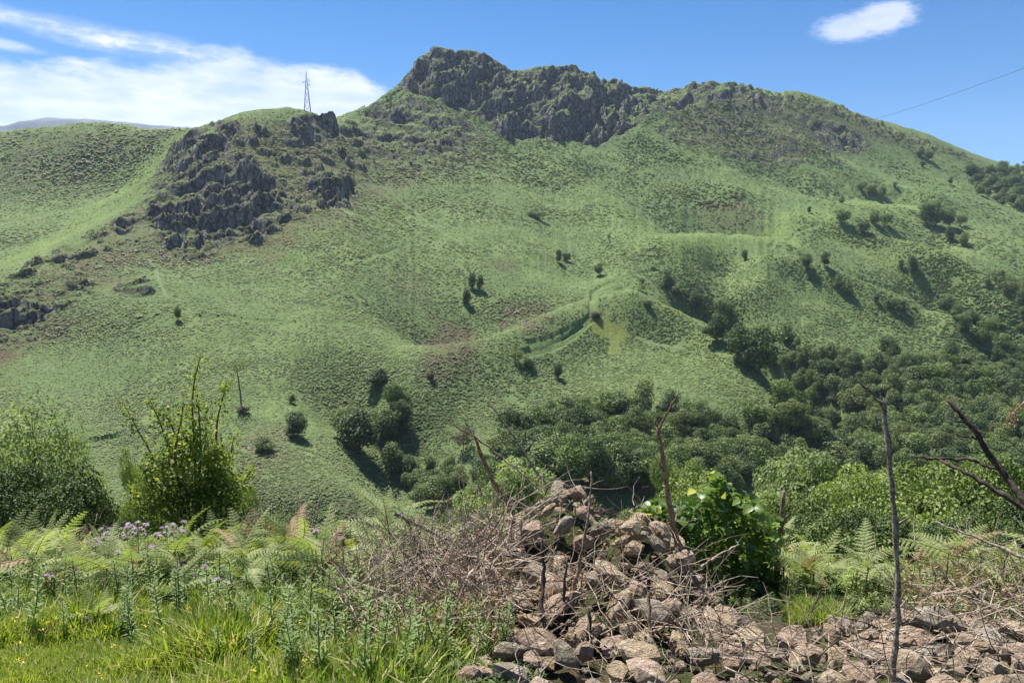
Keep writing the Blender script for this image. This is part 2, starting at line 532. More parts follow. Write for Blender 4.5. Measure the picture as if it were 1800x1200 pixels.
# crags: (outline, block height in metres, edge softness in metres)
CRAGS = [
 (Zone([(690, 160), (712, 130), (735, 100), (765, 84), (850, 90), (915, 125), (1000, 112), (1080, 140), (1150, 152), (1170, 175), (1140, 205), (1100, 235), (1050, 262), (985, 246), (930, 248), (880, 243), (845, 205), (780, 188), (725, 165)]), 17.0, 9),
 (Zone([(1130, 150), (1170, 152), (1220, 142), (1290, 140), (1340, 152), (1330, 178), (1250, 182), (1190, 190), (1140, 200)]), 8.0, 9),
 (Zone([(660, 180), (700, 172), (760, 190), (820, 218), (850, 238), (805, 262), (780, 275), (735, 270), (700, 245), (650, 250), (615, 232), (640, 205)]), 7.0, 9),
 (Zone([(405, 208), (360, 222), (318, 246), (288, 285), (262, 330), (245, 380), (270, 420), (300, 450), (350, 456), (425, 446), (470, 410), (508, 385), (515, 350), (470, 310), (445, 265), (425, 235)]), 9.0, 10),
 (Zone([(500, 212), (545, 202), (590, 215), (600, 240), (570, 262), (540, 255), (505, 235)]), 11.0, 6),
 (Zone([(530, 300), (580, 300), (625, 320), (630, 350), (600, 372), (560, 358), (535, 335)]), 9.0, 6),
 (Zone([(-60, 560), (0, 520), (40, 488), (75, 490), (70, 530), (105, 545), (60, 585), (0, 600), (-60, 620)]), 6.5, 5),
 (Zone([(190, 395), (235, 368), (255, 390), (215, 415)]), 4.0, 5),
 (Zone([(205, 503), (250, 490), (282, 505), (268, 527), (225, 522)]), 2.5, 3),
 (Zone([(1405, 198), (1450, 210), (1500, 228), (1530, 250), (1524, 268), (1480, 262), (1440, 245), (1418, 225)]), 6.5, 8),
 (Zone([(1355, 268), (1366, 264), (1376, 284), (1360, 282)]), 3.5, 4),
 (Zone([(1320, 165), (1370, 172), (1360, 200), (1310, 195)]), 3.5, 8),
 (Zone([(640, 262), (760, 280), (720, 292), (650, 285)]), 3.0, 8),
]
SCRAG = [   # broken ground with small outcrops
 (Zone([(560, 220), (620, 215), (680, 260), (640, 330), (560, 380), (500, 400), (440, 440), (420, 300), (430, 225)]), 1.3),
 (Zone([(-40, 520), (120, 430), (240, 370), (260, 420), (150, 500), (110, 560), (-40, 640)]), 1.0),
 (Zone([(1180, 185), (1350, 175), (1440, 215), (1500, 290), (1400, 300), (1250, 270), (1150, 230)]), 0.55),
 (Zone([(600, 230), (860, 250), (880, 290), (700, 310), (600, 290)]), 0.8),
 (Zone([(1360, 162), (1450, 176), (1550, 218), (1650, 256), (1735, 288), (1650, 272), (1550, 240), (1450, 195), (1380, 180)]), 1.2),
 (Zone([(0, 235), (230, 225), (300, 235), (200, 300), (0, 360)]), 0.28),
 (Zone([(1410, 345), (1560, 335), (1540, 350), (1420, 360)]), 0.3),
]
HEATH = [   # brown, half-dead bracken and heather
 (Zone([(560, 220), (640, 230), (700, 290), (600, 400), (450, 460), (300, 460), (200, 480), (110, 560), (0, 620), (-60, 640), (-60, 560), (240, 370), (400, 215)]), 0.75, 14),
 (Zone([(740, 600), (770, 560), (830, 565), (855, 600), (820, 640), (750, 640)]), 0.85, 5),
 (Zone([(860, 540), (940, 525), (975, 540), (950, 575), (880, 580)]), 0.7, 5),
 (Zone([(860, 455), (900, 445), (910, 470), (880, 480)]), 0.6, 4),
 (Zone([(660, 500), (740, 480), (760, 520), (690, 540)]), 0.3, 5),
 (Zone([(1210, 370), (1290, 345), (1350, 380), (1330, 410), (1260, 405)]), 0.6, 8),
 (Zone([(600, 230), (880, 250), (860, 290), (700, 330), (600, 320)]), 0.5, 10),
 (Zone([(1150, 190), (1360, 165), (1500, 200), (1735, 288), (1600, 262), (1520, 250), (1400, 290), (1200, 260)]), 0.65, 12),
 (Zone([(0, 235), (300, 232), (240, 290), (120, 340), (0, 350)]), 0.4, 16),
 (Zone([(-40, 590), (60, 598), (30, 625), (-40, 650)]), 1.0, 4),
 (Zone([(730, 650), (790, 650), (780, 668), (740, 670)]), 0.6, 3),
 (Zone([(430, 740), (520, 740), (500, 800), (420, 840), (400, 780)]), 0.55, 4),
]
YELLOW = [
 (Zone([(1038, 565), (1060, 560), (1100, 572), (1105, 590), (1088, 605), (1080, 626), (1065, 622), (1068, 596), (1046, 584)]), 0.75, 4.0),
 (Zone([(1160, 540), (1200, 530), (1235, 552), (1225, 566), (1180, 562)]), 0.34, 4),
 (Zone([(1560, 500), (1640, 440), (1700, 450), (1660, 490), (1600, 540), (1570, 540)]), 0.28, 8),
 (Zone([(1500, 435), (1600, 420), (1640, 470), (1560, 490)]), 0.22, 10),
]
LUSH_SUNLIT = [  # lush grass, and sunlit ground painted brighter
 (Zone([(1130, 425), (1300, 405), (1450, 360), (1560, 350), (1640, 340), (1640, 365), (1500, 388), (1400, 425), (1300, 455), (1180, 460)]), 1.0, 22),
 (Zone([(0, 490), (120, 415), (240, 350), (330, 235), (310, 232), (200, 330), (100, 400), (0, 460)]), 0.9, 8),  # rib edge facing the sun, its light put into the grass colour
 (Zone([(960, 330), (1100, 320), (1150, 400), (1050, 420)]), 0.4, 14),
 (Zone([(700, 690), (860, 620), (1010, 570), (1030, 600), (900, 660), (760, 720)]), 0.35, 8),
 (Zone([(1400, 300), (1540, 290), (1620, 340), (1420, 340)]), 0.3, 12),
]
TRACKS = [
 (Line([(925, 617), (960, 606), (1000, 588), (1025, 572), (1042, 556), (1041, 532), (1044, 515), (1062, 503), (1100, 490), (1150, 478)]), 1.5, 1.3),
 (Line([(930, 600), (975, 586), (1020, 568)]), 1.2, 0.9),
 (Line([(1070, 528), (1085, 515), (1110, 505)]), 1.0, 0.6),
 (Line([(130, 790), (165, 772), (208, 762)]), 0.9, 1.1),
 (Line([(350, 553), (400, 550), (460, 562), (520, 572)]), 1.0, 0.7),
 (Line([(1350, 435), (1400, 412), (1440, 392)]), 1.2, 0.7),
 (Line([(1715, 445), (1760, 425)]), 1.2, 0.9),
 (Line([(1330, 300), (1420, 345), (1500, 350), (1560, 352)]), 1.5, 0.8),
 (Line([(600, 470), (650, 458), (700, 440)]), 0.9, 0.4),
]
PALE = [Line([(262, 455), (272, 470), (282, 500), (292, 520)]), Line([(560, 345), (600, 372), (640, 400)]), Line([(640, 300), (760, 400), (810, 430)]), Line([(1120, 598), (1140, 608), (1200, 616)])]
STREAM_DIRS = None


CREST = np.array([(640, 186), (680, 160), (690, 152), (703, 140), (715, 128), (722, 114), (735, 98), (755, 84), (768, 79), (785, 84), (800, 89), (812, 84), (830, 87), (850, 88), (862, 92), (880, 105),
 (893, 115), (905, 122), (917, 121), (930, 113), (950, 108), (965, 111), (980, 115), (1000, 112), (1012, 112), (1020, 123), (1040, 121), (1055, 127), (1068, 141), (1085, 134), (1100, 142), (1110, 152),
 (1140, 151), (1165, 150), (1175, 157), (1200, 153), (1213, 141), (1235, 138), (1260, 142), (1280, 138), (1310, 141), (1330, 146), (1350, 155), (1380, 158)], float)


def crest_limit(x, y):
    """the crags wear down to one ragged crest line: greatest height over the ground at each bearing"""
    u = 900 + FPX * (x / np.maximum(y, 1.0)) * (CP + 0.135 * SP + 0.135 * CP * 0.0)
    uu = 900 + (u - 900) * 1.03
    v = np.interp(uu, CREST[:, 0], CREST[:, 1]) + 2.5 * fbm(x / 6.0, y / 30.0, 95, 3) + 34.0 * np.maximum(blocks(x / 15.0, y / 15.0, 97, 11.0) + 0.05, 0) + 16.0 * np.maximum(blocks(x / 6.0, y / 7.0, 98, 9.0), 0) * (y < 10000)
    b = (600.0 - v) / FPX
    rz = (-SP + b * CP) / (CP + b * SP)
    far_ = (y > 600) & (uu > 640) & (uu < 1380)
    return np.where(far_, rz * y, 1e6)


def full_h(x, y, want=False, rough=False):
    """terrain height with all relief; also the ground-cover masks when wanted"""
    x = np.asarray(x, float); y = np.asarray(y, float)
    r = np.hypot(x, y)
    h = base_h(x, y)
    far = sstep(r, 60, 130)
    # gullies and ribs running down the slope
    h = h + far * (2.6 * fbm(x / 70, y / 110, 11, 3) + 1.3 * fbm(x / 17 + y / 40, y / 60, 12, 3))
    # runnels raking down the right-hand slopes
    rk_ = sstep(x, 40, 160) * sstep(r, 430, 560)
    h = h + rk_ * 3.4 * fbm((x + 0.55 * y) / 20.0, (y - 0.5 * x) / 150.0, 13, 3)
    wx = x + 9 * fbm(x / 26, y / 26, 21, 4); wy = y + 9 * fbm(x / 26 + 40, y / 26, 22, 4)
    cragm = np.zeros_like(h); amp = np.zeros_like(h); small = np.zeros_like(h)
    for ci, (z, a, s) in enumerate(CRAGS):
        d = z.sd(x, y)
        m = sstep(d + 7 * fbm(x / 12, y / 12, 31, 3), -2.0, s)
        amp = np.maximum(amp, a * m)
        if ci >= 2:
            small = np.maximum(small, m > 0)
        cragm = np.maximum(cragm, sstep(d + 7 * fbm(x / 12, y / 12, 31, 3), -4, 2))
    scr = np.zeros_like(h)
    for z, a in SCRAG:
        scr = np.maximum(scr, a * sstep(z.sd(x, y) + 10 * fbm(x / 16, y / 16, 33, 3), -4, 6))
    block = np.zeros_like(h)
    act = (amp > 0.01) | (scr > 0.01)
    if act.any():
        ax, ay, aa, ss = wx[act], wy[act], amp[act], scr[act]
        tot = 0
        fs = np.where(small[act] > 0, 0.8, 1.0)
        aa = aa * np.where(small[act] > 0, np.clip(1.15 + 1.5 * fbm(ax / 30, ay / 40, 66, 2), 0.45, 2.0), 1.0)
        for k, (size, wgt, kk) in enumerate(((34.0, 1.0, 13.0), (14.0, 0.42, 11.0), (6.5, 0.22, 9.0), (3.0, 0.09, 8.0))):
            sz = size * fs if k < 2 else size
            tot = tot + wgt * blocks(ax / (sz * 0.8), ay / sz, 50 + k, kk) * (0.85 if k == 0 else 1.0)
        block[act] = (tot - 0.16 * (small[act] == 0)) * aa + np.clip(aa, 0, 3) / 3 * (1.1 * fbm(ax / 4.0, ay / 4.0, 67, 3) + 0.9 * np.abs(fbm(ax / 8.0 + ay / 30, ay / 12.0, 68, 3))) - 0.55 * aa * np.abs(fbm(ax / 13.0, ay / 70.0, 69, 3)) * (small[act] == 0)
        # isolated outcrops breaking through the turf
        o = 0
        om = np.zeros_like(ax)
        for k, (size, wgt) in enumerate(((11.0, 2.6), (5.5, 1.5), (3.0, 0.8))):
            f1, f2, hid, ox, oy = cells(ax / size, ay / size, 70 + k)
            on = sstep(hid, 0.62, 0.72) * sstep(0.46 - f1, 0.0, 0.16)
            o = o + wgt * on * (0.9 + 0.5 * ox - 0.8 * oy + 0.35 * vnoise(ax, ay, 77))
            om = np.maximum(om, on)
        block[act] += o * ss * (1 - sstep(aa, 0.5, 3))
        cm = cragm[act]
        cragm[act] = np.maximum(cm, om * np.clip(ss * 1.5, 0, 1))
    h = h + block
    lim = crest_limit(x, y)
    dd = np.clip((h - lim) / 2.5, -30, 30)
    h = np.where(lim > 1e5, h, h - 2.5 * np.log1p(np.exp(dd)))
    if rough:
        return h
    # tracks and banks cut into the slope
    for ln, wd, dp in TRACKS:
        d = ln.dist(x, y)
        h = h - 1.0 * dp * (1 - sstep(d, wd * 0.7, wd * 1.5))
    # bracken and scrub tussocks
    soft = far * (1 - 0.8 * sstep(amp, 0.5, 4))
    yel = np.zeros_like(h)
    for z, a, s in YELLOW:
        yel = np.maximum(yel, a * sstep(z.sd(x, y) + 3 * fbm(x / 6, y / 6, 35, 3), -s, s))
    mod = 0.65 + 0.9 * fbm(x / 40, y / 40, 41, 3)
    mod = np.clip(mod, 0.25, 1.3) * (1 - 0.85 * np.clip(yel, 0, 1))
    k = np.clip(r / 420.0, 0.55, 1.6)
    h = h + soft * mod * (0.62 * k * fbm(x / (3.0 * k), y / (4.6 * k), 42, 2, 0.6) + 0.6 * np.abs(fbm(x / 7.5, y / 9, 43, 2)) * k)
    if not want:
        return h
    hea = np.zeros_like(h)
    for z, a, s in HEATH:
        hea = np.maximum(hea, a * sstep(z.sd(x, y) + 1.4 * s * fbm(x / 14, y / 14, 36, 4), -s, s))
    lus = np.zeros_like(h)
    for z, a, s in LUSH_SUNLIT:
        lus = np.maximum(lus, a * sstep(z.sd(x, y) + 1.2 * s * fbm(x / 20, y / 20, 37, 4), -s, s))
    pal = np.zeros_like(h)
    for ln, wd, dp in TRACKS:
        pal = np.maximum(pal, 0.5 * (1 - sstep(ln.dist(x, y), wd * 1.1, wd * 1.7)))
    for ln in PALE:
        pal = np.maximum(pal, 1 - sstep(ln.dist(x, y), 0.3, 1.3))
    return h, np.clip(cragm, 0, 1), np.clip(hea, 0, 1), np.clip(yel, 0, 1), np.clip(lus, 0, 1), pal


def mesh_np(name, verts, faces, mats=(), smooth=False, matidx=None):
    """verts (n,3), faces (m,3) or (m,4) arrays"""
    me = bpy.data.meshes.new(name)
    verts = np.asarray(verts, np.float32); faces = np.asarray(faces, np.int32)
    k = faces.shape[1]
    me.vertices.add(len(verts)); me.vertices.foreach_set('co', verts.ravel())
    me.loops.add(faces.size); me.loops.foreach_set('vertex_index', faces.ravel())
    me.polygons.add(len(faces))
    me.polygons.foreach_set('loop_start', np.arange(0, faces.size, k, dtype=np.int32))
    me.polygons.foreach_set('loop_total', np.full(len(faces), k, np.int32))
    for m in mats:
        me.materials.append(m)
    if matidx is not None:
        me.polygons.foreach_set('material_index', np.asarray(matidx, np.int32))
    me.update(calc_edges=True)
    me.polygons.foreach_set('use_smooth', np.full(len(faces), smooth))
    return me


def attr(me, name, data):
    a = me.attributes.new(name, 'FLOAT', 'POINT')
    a.data.foreach_set('value', np.asarray(data, np.float32).ravel())


def add(name, me, parent=None, kind=None, label=None, cat=None, group=None, loc=None):
    o = bpy.data.objects.new(name, me)
    COL.objects.link(o)
    if parent is not None:
        o.parent = parent
    if kind: o['kind'] = kind
    if label: o['label'] = label
    if cat: o['category'] = cat
    if group: o['group'] = group
    if loc is not None: o.location = loc
    return o


# ---------------------------------------------------------------- ground materials
def principled(w, col, rough=0.9, spec=0.15):
    b = w.n('ShaderNodeBsdfPrincipled')
    if isinstance(col, tuple):
        b.inputs['Base Color'].default_value = (*col, 1)
    else:
        w.l(col, b.inputs['Base Color'])
    b.inputs['Roughness'].default_value = rough
    b.inputs['Specular IOR Level'].default_value = spec
    return b


def mat_hill():
    m = bpy.data.materials.new("hill_ground")
    m.use_nodes = True
    w = NT(m.node_tree)
    out = w.n('ShaderNodeOutputMaterial')
    geo = w.n('ShaderNodeNewGeometry')
    P = geo.outputs['Position']
    A = {k: w.n('ShaderNodeAttribute', attribute_name=k).outputs['Fac'] for k in ('crag', 'heath', 'yellow', 'lush_sunlit', 'pale')}
    nz = w.n('ShaderNodeSeparateXYZ'); w.l(geo.outputs['Normal'], nz.inputs[0])
    big = w.noise(P, 0.012, 4, 0.6)
    med = w.noise(P, 0.08, 5, 0.6)
    fine = w.noise(P, 0.7, 4, 0.65)
    vfine = w.noise(P, 2.6, 2, 0.6)
    g = w.mix(w.smooth(med, 0.36, 0.64), (0.118, 0.166, 0.062), (0.168, 0.220, 0.086))
    g = w.mix(w.math('MULTIPLY', w.smooth(big, 0.42, 0.62), 0.55), g, (0.115, 0.165, 0.070))
    g = w.mix(w.math('MULTIPLY', w.smooth(fine, 0.45, 0.75), 0.45), g, (0.155, 0.225, 0.078))
    g = w.mix(w.math('MULTIPLY', w.smooth(fine, 0.50, 0.28), 0.35), g, (0.030, 0.058, 0.022))
    g = w.mix(w.math('MULTIPLY', w.smooth(w.math('MULTIPLY', A['lush_sunlit'], w.math('ADD', 0.55, med)), 0.05, 1.1), 0.42), g, w.mix(fine, (0.150, 0.220, 0.050), (0.225, 0.285, 0.085)))
    hc = w.mix(w.smooth(fine, 0.35, 0.65), (0.062, 0.066, 0.032), (0.145, 0.115, 0.066))
    hc = w.mix(w.math('MULTIPLY', w.smooth(med, 0.55, 0.72), 0.6), hc, (0.135, 0.078, 0.042))
    hf = w.math('MULTIPLY', A['heath'], w.math('ADD', 0.45, w.math('MULTIPLY', w.smooth(med, 0.40, 0.62), 0.5)))
    g = w.mix(hf, g, hc)
    g = w.mix(A['yellow'], g, w.mix(w.smooth(fine, 0.4, 0.7), (0.165, 0.190, 0.040), (0.225, 0.225, 0.060)))
    # rock where crag ground is steep, turf where it lies flatter
    rk = w.mix(w.smooth(w.noise(P, 0.35, 6, 0.7), 0.35, 0.65), (0.062, 0.058, 0.056), (0.220, 0.204, 0.190))
    rk = w.mix(w.math('MULTIPLY', w.smooth(w.noise(P, 0.55, 4, 0.7), 0.54, 0.70), 0.65), rk, (0.330, 0.305, 0.280))
    vs_ = w.n('ShaderNodeVectorMath', operation='MULTIPLY'); w.l(P, vs_.inputs[0]); vs_.inputs[1].default_value = (1.0, 1.0, 0.42)
    wv = w.n('ShaderNodeVectorMath', operation='ADD'); w.l(vs_.outputs[0], wv.inputs[0])
    wn = w.n('ShaderNodeVectorMath', operation='SCALE'); wn.inputs['Scale'].default_value = 5.0
    w.l(w.noise(P, 0.12, 3, 0.6, out=1), wn.inputs[0]); w.l(wn.outputs[0], wv.inputs[1])
    vor = w.n('ShaderNodeTexVoronoi', feature='DISTANCE_TO_EDGE'); vor.inputs['Scale'].default_value = 0.24; w.l(wv.outputs[0], vor.inputs['Vector'])
    vcl = w.n('ShaderNodeTexVoronoi', feature='F1'); vcl.inputs['Scale'].default_value = 0.24; w.l(wv.outputs[0], vcl.inputs['Vector'])
    vsep = w.n('ShaderNodeSeparateColor'); w.l(vcl.outputs['Color'], vsep.inputs[0])
    rk = w.mix(w.math('MULTIPLY', w.smooth(vsep.outputs[0], 0.5, 1.0), 0.55), rk, (0.300, 0.280, 0.262))
    rk = w.mix(w.math('MULTIPLY', w.smooth(vor.outputs['Distance'], 0.10, 0.0), 0.85), rk, (0.022, 0.021, 0.022))
    moss = w.mix(fine, (0.052, 0.075, 0.024), (0.105, 0.120, 0.045))
    rk = w.mix(w.math('MULTIPLY', w.smooth(w.math('ADD', w.noise(P, 0.16, 6, 0.75), w.math('MULTIPLY', w.math('SUBTRACT', nz.outputs[2], 0.5), 0.30)), 0.49, 0.60), 0.85), rk, moss)
    steep = w.math('SUBTRACT', w.math('ADD', nz.outputs[2], w.math('MULTIPLY', w.math('SUBTRACT', fine, 0.5), 0.35)),
                   w.math('MULTIPLY', w.math('SUBTRACT', med, 0.5), 0.4))
    rf = w.math('MULTIPLY', w.smooth(steep, 0.88, 0.74), w.smooth(A['crag'], 0.15, 0.55))
    g = w.mix(rf, g, rk)
    g = w.mix(w.math('MULTIPLY', w.smooth(A['pale'], 0.52, 1.0), 0.3), g, (0.27, 0.27, 0.19))
    b = principled(w, g, 0.95, 0.08)
    bmp = w.n('ShaderNodeBump', i_0=1.0, i_1=0.7)
    bn = w.math('ADD', w.noise(P, 0.9, 4, 0.7), w.math('ADD', w.math('MULTIPLY', w.noise(P, 3.0, 2, 0.6), 0.4), w.math('MULTIPLY', w.math('MULTIPLY', rf, w.smooth(vor.outputs['Distance'], 0.0, 0.14)), 1.6)))
    w.l(bn, bmp.inputs['Height'])
    w.l(bmp.outputs[0], b.inputs['Normal'])
    w.l(b.outputs[0], out.inputs[0])
    return m


def mat_near():
    m = bpy.data.materials.new("near_soil")
    m.use_nodes = True
    w = NT(m.node_tree)
    out = w.n('ShaderNodeOutputMaterial')
    P = w.n('ShaderNodeNewGeometry').outputs['Position']
    a = w.noise(P, 1.3, 5, 0.6); c = w.noise(P, 24, 5, 0.7)
    g = w.mix(w.smooth(a, 0.35, 0.6), (0.060, 0.048, 0.028), (0.052, 0.072, 0.022))
    g = w.mix(w.math('MULTIPLY', w.smooth(c, 0.45, 0.7), 0.7), g, (0.15, 0.115, 0.07))
    b = principled(w, g, 0.95, 0.1)
    bmp = w.n('ShaderNodeBump', i_0=1.0, i_1=0.04)
    w.l(c, bmp.inputs['Height']); w.l(bmp.outputs[0], b.inputs['Normal'])
    w.l(b.outputs[0], out.inputs[0])
    return m


M_HILL, M_NEAR = mat_hill(), mat_near()


def grid_faces(nr, nc, wrap=False):
    i = np.arange(nr - 1)[:, None] * nc + np.arange(nc - 1)[None]
    f = np.stack([i, i + 1, i + nc + 1, i + nc], -1).reshape(-1, 4)
    return f


def build_hillside():
    # azimuth columns: fine in the valley ahead, coarse round the sides
    fine = np.linspace(-0.655, 0.655, 960)
    side = np.linspace(0.66, 1.75, 60)[1:]
    az = np.concatenate([-side[::-1], fine, side])
    nc, nfine, nrow = len(az), 900, 800
    R = np.geomspace(44.0, 2100.0, nfine)
    X = np.sin(az)[None] * R[:, None]; Yv = np.cos(az)[None] * R[:, None]
    H = full_h(X[:, ::4].ravel(), Yv[:, ::4].ravel(), rough=True).reshape(X[:, ::4].shape)
    # distribute the rows evenly over the relief as seen across the valley
    t = H / R[:, None]
    seg = np.minimum(np.hypot(np.diff(t, axis=0), np.diff(np.log(R))[:, None] * 0.22), 0.012 * np.diff(np.log(R))[:, None] / 0.0043 * 1.6)
    vis = np.maximum.accumulate(t, axis=0)[1:] - t[1:] < 0.02
    seg = seg * np.where(vis, 1.0, 0.22) + 1.2e-5
    ncc = seg.shape[1]
    for _ in range(3):     # soften differences between neighbouring columns
        pad = np.pad(seg, ((0, 0), (6, 6)), mode='edge')
        cs = np.cumsum(np.hstack([np.zeros((len(seg), 1)), pad]), 1)
        seg = (cs[:, 13:] - cs[:, :-13]) / 13
    cum = np.vstack([np.zeros((1, ncc)), np.cumsum(seg, 0)])
    cum = cum / cum[-1:]
    j = np.arange(nc) / 4.0
    j0 = np.minimum(j.astype(int), ncc - 2); jt = np.clip(j - j0, 0, 1)
    cum = cum[:, j0] * (1 - jt) + cum[:, j0 + 1] * jt
    q = np.linspace(0, 1, nrow)
    RR = np.empty((nrow, nc))
    for c in range(nc):
        RR[:, c] = np.interp(q, cum[:, c], R)
    X = np.sin(az)[None] * RR; Yv = np.cos(az)[None] * RR
    H, cr, he, ye, lu, pa = full_h(X.ravel(), Yv.ravel(), True)
    V = np.stack([X.ravel(), Yv.ravel(), H], 1)
    me = mesh_np("hillside", V, grid_faces(nrow, nc), [M_HILL], smooth=True)
    for n_, d_ in (('crag', cr), ('heath', he), ('yellow', ye), ('lush_sunlit', lu), ('pale', pa)):
        attr(me, n_, d_)
    o = add("hillside", me, kind='structure')
    o['label'] = 'steep bracken-covered hillside across the valley with grey crags along its crest'
    return o


def build_near_ground():
    az = np.linspace(-math.pi, math.pi, 260)
    R = np.concatenate([[0.01], np.geomspace(0.3, 46.0, 150)])
    X = np.sin(az)[None] * R[:, None]; Yv = np.cos(az)[None] * R[:, None]
    H = full_h(X.ravel(), Yv.ravel())
    H = H + 0.03 * fbm(X.ravel() * 3, Yv.ravel() * 3, 3, 3)
    rr = np.repeat(R, len(az))
    H = H - 0.05 * sstep(rr, 40, 46)
    V = np.stack([X.ravel(), Yv.ravel(), H], 1)
    me = mesh_np("ground", V, grid_faces(len(R), len(az)), [M_NEAR], smooth=True)
    return add("ground", me, kind='structure', label='rough sloping ground falling away into the valley')


def build_back_land():
    """the rest of the land, out of the frame, so that the place does not end at the sides"""
    az = np.linspace(1.74, 2 * math.pi - 1.74, 90)
    R = np.geomspace(44.0, 2100.0, 60)
    X = np.sin(az)[None] * R[:, None]; Yv = np.cos(az)[None] * R[:, None]
    xs, ys = X.ravel(), Yv.ravel()
    H = base_h(np.clip(xs, -1400, 1400), np.clip(ys, -150, 2000)) + 0.05 * np.maximum(-150 - ys, 0)
    V = np.stack([xs, ys, H], 1)
    me = mesh_np("terrain", V, grid_faces(len(R), len(az)), [M_HILL], smooth=True)
    return add("terrain", me, kind='structure')


def build_mountains():
    """far range seen at the left end of the valley"""
    us = np.linspace(-900, 2700, 560)
    sky_u = [-1500, -600, -200, 0, 15, 40, 60, 78, 110, 150, 200, 260, 330, 420, 600, 900, 1500, 2400, 3200]
    sky_v = [250, 240, 228, 221, 221, 222, 217, 207, 207, 210, 213, 219, 224, 232, 250, 280, 300, 300, 290]
    Yc = 3600.0
    rows = []
    v = np.interp(us, sky_u, sky_v) + 2.2 * fbm(us / 22.0, us * 0, 81, 4)
    x, _, z = at(us, v, Yc)
    for k, f in enumerate(np.linspace(-1, 1, 29)):
        y = Yc + 900 * f
        w_ = 1 - abs(f) ** 1.25
        zz = z * w_ + (1 - w_) * 80 + 130 * w_ * (1 - w_) * 4 * fbm(x / 260.0, np.full_like(x, y) / 300.0, 83, 4)
        if abs(f) < 1e-6:
            zz = z
        rows.append(np.stack([x, np.full_like(x, y), np.minimum(zz, z + 2)], 1))
    V = np.concatenate(rows)
    m = bpy.data.materials.new("far_slopes"); m.use_nodes = True
    w = NT(m.node_tree)
    out = w.n('ShaderNodeOutputMaterial')
    P = w.n('ShaderNodeNewGeometry').outputs['Position']
    b = principled(w, w.mix(w.smooth(w.noise(P, 0.006, 5, 0.6), 0.4, 0.6), (0.075, 0.085, 0.095), (0.14, 0.15, 0.16)), 0.95, 0.05)  # bluish grey: some of the distance haze is put into the colour
    w.l(b.outputs[0], out.inputs[0])
    me = mesh_np("mountain", V, grid_faces(29, len(us)), [m], smooth=True)
    return add("mountain", me, kind='structure', label='far blue mountain ridge under the cloud bank')


build_hillside()
build_near_ground()
build_back_land()
build_mountains()

# ---------------------------------------------------------------- instancing for uncountable ground cover
def scatter(name, P, rotz, scale, protos, idx=None, label=None, tilt=None):
    """one 'stuff' object: copies of the small meshes in PROTOS at the points P"""
    n = len(P)
    me = bpy.data.meshes.new(name)
    me.vertices.add(n)
    me.vertices.foreach_set('co', np.asarray(P, np.float32).ravel())
    rot = np.zeros((n, 3), np.float32)
    if tilt is not None:
        rot[:, :2] = tilt
    rot[:, 2] = rotz
    a = me.attributes.new('rot', 'FLOAT_VECTOR', 'POINT'); a.data.foreach_set('vector', rot.ravel())
    scale = np.asarray(scale, np.float32)
    if scale.ndim == 1:
        scale = np.repeat(scale[:, None], 3, 1)
    a = me.attributes.new('scl', 'FLOAT_VECTOR', 'POINT'); a.data.foreach_set('vector', np.ascontiguousarray(scale).ravel())
    if idx is None:
        idx = RNG.integers(0, len(protos), n)
    a = me.attributes.new('idx', 'INT', 'POINT'); a.data.foreach_set('value', np.asarray(idx, np.int32))
    o = add(name, me, kind='stuff', label=label)
    ng = bpy.data.node_groups.new(name, 'GeometryNodeTree')
    ng.interface.new_socket('Geometry', in_out='INPUT', socket_type='NodeSocketGeometry')
    ng.interface.new_socket('Geometry', in_out='OUTPUT', socket_type='NodeSocketGeometry')
    N, L = ng.nodes, ng.links
    gi = N.new('NodeGroupInput'); go = N.new('NodeGroupOutput')
    iop = N.new('GeometryNodeInstanceOnPoints')
    L.new(gi.outputs[0], iop.inputs['Points'])
    g2i = N.new('GeometryNodeGeometryToInstance')
    for pr in reversed(protos):
        oi = N.new('GeometryNodeObjectInfo')
        oi.inputs[0].default_value = pr
        L.new(oi.outputs['Geometry'], g2i.inputs[0])
    L.new(g2i.outputs[0], iop.inputs['Instance'])
    iop.inputs['Pick Instance'].default_value = True

    def named(nm, typ):
        nd = N.new('GeometryNodeInputNamedAttribute'); nd.data_type = typ
        nd.inputs[0].default_value = nm
        return nd.outputs[0]
    L.new(named('idx', 'INT'), iop.inputs['Instance Index'])
    e2r = N.new('FunctionNodeEulerToRotation')
    L.new(named('rot', 'FLOAT_VECTOR'), e2r.inputs[0]); L.new(e2r.outputs[0], iop.inputs['Rotation'])
    L.new(named('scl', 'FLOAT_VECTOR'), iop.inputs['Scale'])
    L.new(iop.outputs[0], go.inputs[0])
    md = o.modifiers.new('scatter', 'NODES'); md.node_group = ng
    return o


def proto(name, me):
    return bpy.data.objects.new(name, me)      # not linked: only a source for scatter()


